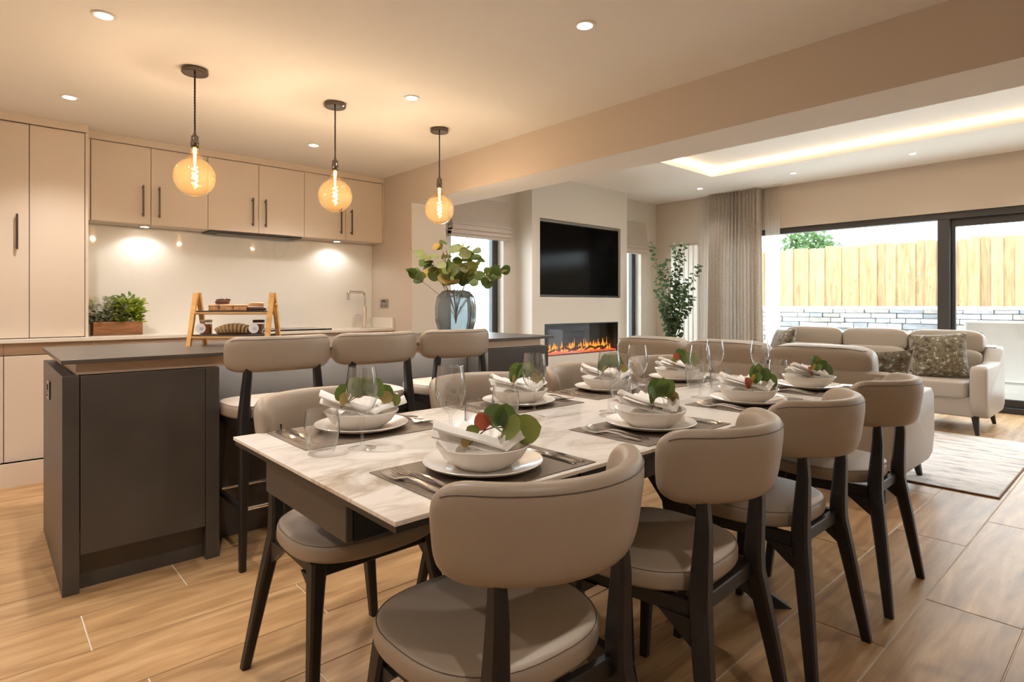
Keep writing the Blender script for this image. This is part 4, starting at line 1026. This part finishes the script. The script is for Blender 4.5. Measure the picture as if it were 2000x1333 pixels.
for side, (C, WN, TN, PLB, rz) in enumerate(((near, wine_n, tum_n, PLN, 0), (far, wine_f, tum_f, PLF, PI))):
    for i in range(4):
        x, y = C[i]; wh = PLB[i]; cs = 1 if rz == 0 else -1
        obj('placemat', MB().box(-.228, -.145, 0, .228, .145, .0022, .0006), M['mat'], loc=(x, y, TZ + .0002), label='rectangular taupe placemat ' + wh, cat='placemat', group='placemats on the dining table')
        obj('dinner_plate', PLATE, None, loc=(x - .01 * cs, y, FZ), label='white dinner plate ' + wh, cat='plate', group='dinner plates on the placemats')
        obj('bowl', BOWL, None, loc=(x - .01 * cs, y, FZ + .0062), label='white bowl on a plate ' + wh, cat='bowl', group='bowls on the dinner plates')
        nr = rz if rz == 0 else .0
        obj('napkin', NAP[(i + side) % 2], None, loc=(x - .01 * cs, y, FZ + .010), rot=(0, 0, (-.05, .12, -.1, .2)[i]), label='folded white linen napkin in the bowl ' + wh, cat='napkin', group='napkins folded in the bowls')
        stl = (0, 1, 2, 2)[i] if side == 0 else (1, 1, 1, 0)[i]
        sprig((x + .002, y - .032, FZ + .048 if side == 0 else FZ + .058), (-.18, .1, .0, .0)[i], 'eucalyptus sprig on the napkin ' + wh, stl, 31 + i + side * 9)
        for k, dxx in enumerate((-.205, -.175)):
            obj('fork', FORK, None, loc=(x + dxx * cs, y - .002 * cs, FZ), rot=(0, 0, rz + (.10, .12)[k]), label=('outer steel fork ' if k == 0 else 'inner steel fork beside the plate ') + wh, cat='fork', group='forks at the place settings')
        for k, dxx in enumerate((.172, .200)):
            obj('table_knife', KNIFE, None, loc=(x + dxx * cs, y - .012 * cs, FZ), rot=(0, 0, rz), label=('inner steel knife beside the plate ' if k == 0 else 'outer steel knife ') + wh, cat='knife', group='knives at the place settings')
        obj('wine_glass', WINE, None, loc=(WN[i][0], WN[i][1], TZ + .0006), label='empty stemmed wine glass ' + wh, cat='glass', group='wine glasses on the table')
        obj('tumbler', TUMB, None, loc=(TN[i][0], TN[i][1], TZ + .0006), label='empty stemless tumbler ' + wh, cat='glass', group='tumblers on the table')

# ================================================================== PENDANTS AND DOWNLIGHTS
pl = ['amber globe pendant over the island, nearest the larder', 'middle amber globe pendant over the island', 'amber globe pendant over the island beside the blue vase']
def make_pendant(x, y, label, zc):
    t = thing('pendant_lamp', (x, y, HK), 0, label, 'pendant lamp', 'globe pendants over the island')
    obj('ceiling_rose', MB().lathe([(0, 0), (.062, 0), (.064, -.003), (.064, -.022), (.060, -.026), (0, -.026)], 32), M['nickel'], t, smooth=True)
    zs = zc - HK
    zt = zs + .235
    # twisted flex
    for ph in (0, PI):
        pts = [(.0022 * math.cos(k * .9 + ph), .0022 * math.sin(k * .9 + ph), -.026 + (zt + .026) * k / 70) for k in range(71)]
        obj('flex', MB().tube(pts, .0028, 5), M['lid'], t, smooth=True)
    obj('lamp_holder', MB().lathe([(0, 0), (.006, 0), (.010, -.014), (.018, -.020), (.019, -.050), (.021, -.053), (.021, -.061), (.019, -.064), (.0195, -.078), (.017, -.081), (0, -.081)], 24).xf(Matrix.Translation((0, 0, zt))), M['nickel'], t, smooth=True)
    r = .102; pr = [(.0165, zt - .081), (.0175, zt - .10), (.026, zt - .118)]
    for k in range(3, 25):
        q = PI * k / 24; pr.append((r * math.sin(q), zs + r * math.cos(q)))
    o = obj('bulb_glass', MB().lathe([(max(a_, .0005), b_) for a_, b_ in pr], 40), M['amber'], t, smooth=True, angle=80)
    pts = [(.013 * math.cos(k * .55), .013 * math.sin(k * .55), zs + .055 - .105 * k / 48) for k in range(49)]
    obj('filament', MB().tube(pts, .0032, 6), M['bulb_lit'], t)
    obj('filament_stem', MB().tube([(0, 0, zt - .085), (0, 0, zs + .055)], [.009, .004], 8), M['bulb_lit'], t)
    L = bpy.data.lights.new('pendant_light', 'POINT'); L.energy = PEND_W; L.color = (1, .88, .80); L.shadow_soft_size = .012
    o = bpy.data.objects.new('pendant_light', L); o.location = (x, y, zc); COL.objects.link(o)
for (x, lab) in zip((.829, 1.610, 2.388), pl): make_pendant(x, 3.405, lab, 1.822)

dn = [((.385, 3.03), 'above the island end', HK), ((.385, 4.36), 'in front of the larder', HK), ((1.905, 3.0), 'between the second and third pendants', HK), ((1.905, 4.40), 'in front of the middle wall cupboard', HK), ((1.98, 1.71), 'above the dining table', HK),
      ((.385, 1.70), 'over the drawer end of the table, out of view', HK), ((.385, -.6), 'behind the camera, out of view', HK), ((-1.0, 1.7), 'beside the camera, out of view', HK), ((-1.0, 3.05), 'past the island end panel, out of view', HK), ((-1.0, 4.36), 'past the larder, out of view', HK)]
s_ = HL
for (x, y), wh in (((7.34, 4.26), 'in front of the radiator'), ((7.325, 3.0), 'in front of the curtain'), ((7.32, 1.765), 'in front of the sliding door'), ((7.32, .5), 'near the door, out of view'), ((4.4, 4.3), 'between beam and chimney breast, hidden by the beam'), ((4.4, 2.6), 'over the near sofa, hidden by the beam'), ((4.4, .9), 'over the rug edge, hidden by the beam')):
    dn.append(((x, y), wh, HL))
for (x, y), wh, H_ in dn:
    if 'out of view' in wh or 'hidden' in wh:
        spot_lamp('downlight_lamp', (x, y, H_ - .02), SPOT_W, 130, .9)  # unseen lamps added without fittings, beams widened to throw light on the walls
        continue
    t = thing('downlight', (x, y, H_), 0, 'small recessed ceiling downlight ' + wh, 'light', 'recessed downlights')
    obj('ring', MB().lathe([(.036, 0), (.046, 0), (.046, -.004), (.043, -.006), (.034, -.005), (.033, -.001)], 32, closed=True), M['white'], t, smooth=True)
    obj('lamp_face', MB().lathe([(0, -.001), (.033, -.001), (.033, -.003), (0, -.0035)], 28), M['spot_lit'], t)
    spot_lamp('downlight_lamp', (x, y, H_ - .02), SPOT_W if H_ == HK else SPOT_W * .5, 118, .9)

# ================================================================== LIVING END
# blinds
def blind(x0, x1, label):
    t = thing('roman_blind', ((x0 + x1) / 2, YL - .005, 1.93), 0, label, 'blind', 'roman blinds at the slim windows')
    hw = (x1 - x0) / 2
    R = []
    prof = [(-.02, .47), (-.045, .47), (-.075, .22), (-.115, .135), (-.10, .125), (-.02, .125)]
    obj('flat_panel', MB().prism(prof, -hw, hw, 'x'), M['blind'], t)
    for k, (zz, d) in enumerate(((.075, .118), (.03, .105), (0, .085))):
        obj('fold', MB().prism([(-.02, zz), (-d + .02, zz - .006), (-d, zz + .008), (-d + .005, zz + .055), (-.02, zz + .06)], -hw, hw, 'x'), M['blind'], t)
blind(3.90, 4.79, 'oatmeal roman blind at the window behind the vase'); blind(6.88, 7.66, 'oatmeal roman blind at the window beyond the television')
# television
t = thing('television', ((TV[0] + TV[1]) / 2, BY, TV[2]), 0, 'large black flat television recessed in the chimney breast', 'television')
hw, hh = (TV[1] - TV[0]) / 2 - .006, TV[3] - TV[2]
obj('casing', MB().box(-hw, .035, .006, hw, .085, hh - .03, .004), M['tvedge'], t)
obj('screen', MB().box(-hw + .012, .028, .030, hw - .012, .036, hh - .042, .001), M['tvglass'], t)
obj('bezel', MB().box(-hw, .026, .006, hw, .037, .028, .002), M['tvedge'], t)
# fireplace
t = thing('electric_fireplace', ((FI[0] + FI[1]) / 2, BY, FI[2]), 0, 'wide glass fronted electric fire with logs and orange flames under the television', 'fireplace')
hw, hh = (FI[1] - FI[0]) / 2, FI[3] - FI[2]
fb = MB(); fb.box(-hw, .22, 0, hw, .235, hh); fb.box(-hw, 0, 0, hw, .22, .012); fb.box(-hw, 0, hh - .012, hw, .22, hh); fb.box(-hw, 0, .012, -hw + .012, .22, hh - .012); fb.box(hw - .012, 0, .012, hw, .22, hh - .012)
obj('firebox', fb, M['firebox'], t)
rf = random.Random(4)
em = MB()
for i in range(260): em.squad(.035, .03, .022, .8, .8, 6, 4, (rf.uniform(-hw + .03, hw - .03), rf.uniform(.025, .19), .018 + rf.random() * .012))
obj('ember_bed', em, M['ember'], t, kind='stuff')
for i in range(16):
    x = -hw + .1 + i * (2 * hw - .2) / 15 + rf.uniform(-.03, .03); y = rf.uniform(.05, .15); a_ = rf.uniform(-.9, .9); l_ = rf.uniform(.07, .13)
    obj('log', MB().tube([(x - l_ * math.cos(a_), y - .05 * math.sin(a_), .035), (x, y, .055 + rf.random() * .03), (x + l_ * math.cos(a_), y + .05 * math.sin(a_), .04 + rf.random() * .05)], [.012, .017, .011], 7), M['log'], t, smooth=True)
fm_ = MB()
for i in range(120):
    x = rf.uniform(-hw + .12, hw - .06); y = rf.uniform(.09, .19); h = rf.uniform(.05, .13) * (1.35 if rf.random() < .12 else 1); w_ = rf.uniform(.006, .013); b = rf.uniform(-.02, .02)
    fm_.tube([(x, y, .03), (x + b * .4, y, .03 + h * .4), (x + b, y, .03 + h)], [w_, w_ * .7, .0006], 5)
obj('flames', fm_, M['flame'], t, kind='stuff')
obj('glass_front', MB().box(-hw + .012, .004, .012, hw - .012, .008, hh - .012), thin_glass('fire_glass', (.96, .96, .96, 1), .25, (.9, .9, .9, 1), base=.015), t)
# radiator
t = thing('radiator', (XW, 4.87, .12), 0, 'tall white vertical column radiator behind the eucalyptus tree', 'radiator')
for k in range(6):
    obj('column', MB().box(-.075, -.23 + k * .0775, 0, -.03, -.162 + k * .0775, 1.93, .008, 2), M['white'], t)
rd = MB(); rd.box(-.03, -.23, .03, -.012, .225, .07); rd.box(-.03, -.23, 1.86, -.012, .225, 1.9)
obj('manifold', rd, M['white'], t)
obj('bracket', MB().box(-.012, -.1, 1.86, .0, .1, 1.9), M['white'], t)
# curtains
def curtain(name, y0, y1, xc, amp, folds, m, label, cat='curtain', z0=.01, z1=HL - .005, flare=0):
    n = folds * 10; nz = 8; mb = MB(); V = []
    for j in range(nz + 1):
        q = j / nz; z = z0 + (z1 - z0) * q
        for i in range(n + 1):
            u = i / n; ph = 2 * PI * folds * u
            a_ = amp * (1.15 - .35 * q) * (1 + .25 * math.sin(u * 17.0)); yy = y0 + (y1 - y0) * u
            yc = (y0 + y1) / 2; yy = yc + (yy - yc) * (1 + flare * (1 - q))
            V.append((xc + a_ * math.sin(ph + .5 * math.sin(u * 9)), yy + .35 * a_ * math.sin(2 * ph), z))
    F = [(j * (n + 1) + i, j * (n + 1) + i + 1, (j + 1) * (n + 1) + i + 1, (j + 1) * (n + 1) + i) for j in range(nz) for i in range(n)]
    mb.add(V, F)
    return obj(name, mb, m, smooth=True, angle=80, label=label, cat=cat)
curtain('curtain', 3.64, 4.40, 7.84, .042, 15, M['curtain'], 'full length pleated taupe curtain drawn beside the sliding door', flare=.06)
curtain('sheer_curtain', 3.42, 3.62, 7.93, .014, 6, M['sheer'], 'sheer white voile gathered at the glass edge of the taupe curtain')
curtain('sheer_curtain', 4.43, 4.60, 7.90, .014, 6, M['sheer'], 'sheer voile gathered between the radiator and the taupe curtain')
obj('curtain_track', MB().box(7.82, 3.38, HL - .012, 7.95, 4.62, HL - .0005), M['white'], label='slim white curtain track on the ceiling above the curtains', cat='curtain track')
# eucalyptus tree
t = thing('eucalyptus_tree', (7.2, 4.62, 0), 0, 'tall leafy artificial eucalyptus tree in the corner before the radiator', 'plant')
obj('pot', MB().lathe([(0, 0), (.14, 0), (.15, .01), (.18, .32), (.185, .34), (.17, .34), (.165, .31), (0, .31)], 28), M['wicker'], t, smooth=True)
obj('soil', MB().lathe([(0, .309), (.166, .309), (.166, .32), (0, .322)], 24), M['soil'], t)
rt = random.Random(9)
tr = [(-.10, .02, 2.03, .28), (.02, .0, 2.0, .07), (.10, -.05, 2.02, .17), (.22, -.12, 1.72, .34), (-.05, .1, 1.65, .10), (.12, .1, 1.45, .22), (-.14, -.05, 1.35, .20), (.05, -.15, 1.5, .16), (.0, .05, 1.8, .05), (.16, -.02, 1.25, .30), (-.02, -.1, 1.2, .12), (.06, .03, 1.9, .12)]
RV = Vector((math.sin(math.radians(47.9)), -math.cos(math.radians(47.9)), 0)); FV = Vector((math.cos(math.radians(47.9)), math.sin(math.radians(47.9)), 0))
for k, (sx, sy, top, ln) in enumerate(tr):
    dirv = RV * (1 if sx > 0 else -1) * ln + FV * sy
    pts = [Vector((rt.uniform(-.03, .03), rt.uniform(-.03, .03), .3)) * 1.0 + Vector((0, 0, 0))]
    for q in (.2, .4, .6, .8, 1.0):
        pts.append(Vector((dirv.x * q ** 1.6, dirv.y * q ** 1.6, .3 + (top - .3) * q)) + rvec(rt) * .012)
    obj('stem', MB().tube(pts, [.007, .006, .005, .004, .003, .0015], 5), M['stem'], t)
    lf = MB()
    for i in range(84):
        q = .36 + .64 * i / 83; j = min(4, int(q * 5)); p = pts[j].lerp(pts[j + 1], q * 5 - j)
        d = rvec(rt); d.z *= .5; d.normalize()
        leaf_into(lf, .066 * rt.uniform(.7, 1.1), .056, p + d * rt.uniform(.0, .035), d, Vector((-.4, -.5, .8)) + rvec(rt) * .6)
    obj('foliage', lf, M['leaf_small'], t, kind='stuff')

# sofas (local: back towards -y, seat faces +y)
def make_sofa(loc, rz, label, W_=2.14):
    t = thing('sofa', loc, rz, label, 'sofa', 'stone leather sofas')
    hw = W_ / 2
    b_ = MB(); b_.box(-hw + .10, -.42, .15, hw - .10, .36, .33, .02, 2); obj('base', b_, M['sofa'], t, smooth=True)
    b_ = MB(); R = []
    b_.prism([(-.43, .17), (-.45, .70), (-.44, .745), (-.40, .76), (-.33, .745), (-.27, .40), (-.25, .17)], -hw + .05, hw - .05, 'x'); obj('back_panel', b_, M['sofa'], t, smooth=True, angle=50)
    for s in (-1, 1):
        prof = [(-.45, .19), (-.455, .72), (-.42, .75), (-.32, .735), (-.22, .625), (-.10, .60), (.36, .605), (.40, .57), (.41, .30), (.36, .17), (.28, .145), (-.36, .145)]
        R = []
        for xx, ins in ((0, .022), (.008, .006), (.02, 0), (.11, 0), (.122, .006), (.13, .022)):
            cy_, cz_ = -.02, .40
            R.append([(s * (hw - .13 + xx), cy_ + (p - cy_) * (1 - ins / .4), cz_ + (q - cz_) * (1 - ins / .3)) for p, q in prof])
        obj('armrest', MB().rings(R), M['sofa'], t, smooth=True, angle=50)
    cw = (W_ - .26) / 3
    for k in range(3):
        x = -hw + .13 + cw * (k + .5)
        o = obj('seat_cushion', MB().squad(cw - .008, .66, .17, .3, .22, 36, 14, (x, .06, .385)), M['sofa'], t, smooth=True, angle=70)
        o = obj('back_cushion', MB().squad(cw - .004, .17, .25, .5, .28, 36, 16, (0, 0, 0)).xf(Matrix.Translation((x, -.335, .775)) @ Matrix.Rotation(.12, 4, 'X')), M['sofa'], t, smooth=True, angle=70, label='upper headrest cushion')
        obj('piping', MB().tube([(x - cw / 2 + .03, -.405, .872), (x - cw / 4, -.410, .884), (x, -.412, .886), (x + cw / 4, -.410, .884), (x + cw / 2 - .03, -.405, .872)], .0025, 5), M['leather_seam'], o)
        obj('lumbar_cushion', MB().squad(cw - .006, .16, .27, .45, .25, 36, 14, (0, 0, 0)).xf(Matrix.Translation((x, -.27, .58)) @ Matrix.Rotation(.16, 4, 'X')), M['sofa'], t, smooth=True, angle=70)
    for sx in (-1, 1):
        for sy in (-1, 1):
            y0, y1 = (.32, .37) if sy > 0 else (-.36, -.41)
            obj('leg', MB().loft([(sx * (hw - .075), y1, 0, .028, .032), (sx * (hw - .10), y0, .16, .055, .06)]), M['black'], t)
    return t
sf = make_sofa((4.29, 2.075, .0), -PI / 2, 'stone leather three seat sofa with its back to the dining table')
dup(sf, (6.86, 2.075, 0), PI / 2, 'stone leather three seat sofa in front of the sliding glass door')
# scatter cushions
def pillow_mesh(s=.46, h=.085):
    mb = MB(); n = 22; T = []; B = []
    for i in range(n + 1):
        for j in range(n + 1):
            u, v = -1 + 2 * i / n, -1 + 2 * j / n
            px = u * (1 - .07 * (1 - v * v)); py = v * (1 - .07 * (1 - u * u))
            k = (max(0, (1 - u * u)) * max(0, (1 - v * v))) ** .42
            T.append((px * s / 2, py * s / 2, h * k)); B.append((px * s / 2, py * s / 2, -h * k))
    N_ = (n + 1) ** 2; q = n + 1
    F = []
    for i in range(n):
        for j in range(n):
            F.append((i * q + j, (i + 1) * q + j, (i + 1) * q + j + 1, i * q + j + 1)); F.append((N_ + i * q + j, N_ + i * q + j + 1, N_ + (i + 1) * q + j + 1, N_ + (i + 1) * q + j))
    mb.add(T + B, F); me = mb.mesh('scatter_cushion', True, 80); me.materials.append(M['velvet'])
    return me
PM = pillow_mesh()
def pillow(loc, yaw, tilt, roll, label):
    o = obj('scatter_cushion', PM, None, label=label, cat='cushion', group='mottled scatter cushions')
    o.matrix_world = Matrix.Translation(loc) @ Matrix.Rotation(yaw, 4, 'Z') @ Matrix.Rotation(PI / 2 - tilt, 4, 'X') @ Matrix.Rotation(roll, 4, 'Z')
    return o
pillow((6.77, 1.42, .665), -PI / 2 + .15, .42, .08, 'mottled velvet cushion leaning in the arm corner of the window sofa')
pillow((6.83, 2.93, .66), -PI / 2 - .75, .30, .06, 'mottled velvet cushion at the curtain end of the window sofa')
pillow((4.50, 1.32, .63), PI / 2 + .5, .35, -.05, 'mottled velvet cushion in the arm corner of the near sofa')
# rug
r_ = thing('rug', (5.43, 2.0, 0), 0, 'pale grey abstract rug on the floor between the two sofas', 'rug')
obj('pile', MB().box(-.965, -1.355, .001, .965, 1.355, .012, .003), M['rug'], r_)
eb = MB(); eb.box(-.972, -1.362, .0005, .972, -1.355, .010); eb.box(-.972, 1.355, .0005, .972, 1.362, .010); eb.box(-.972, -1.355, .0005, -.965, 1.355, .010); eb.box(.965, -1.355, .0005, .972, 1.355, .010)
obj('bound_edge', eb, M['stem'], r_)
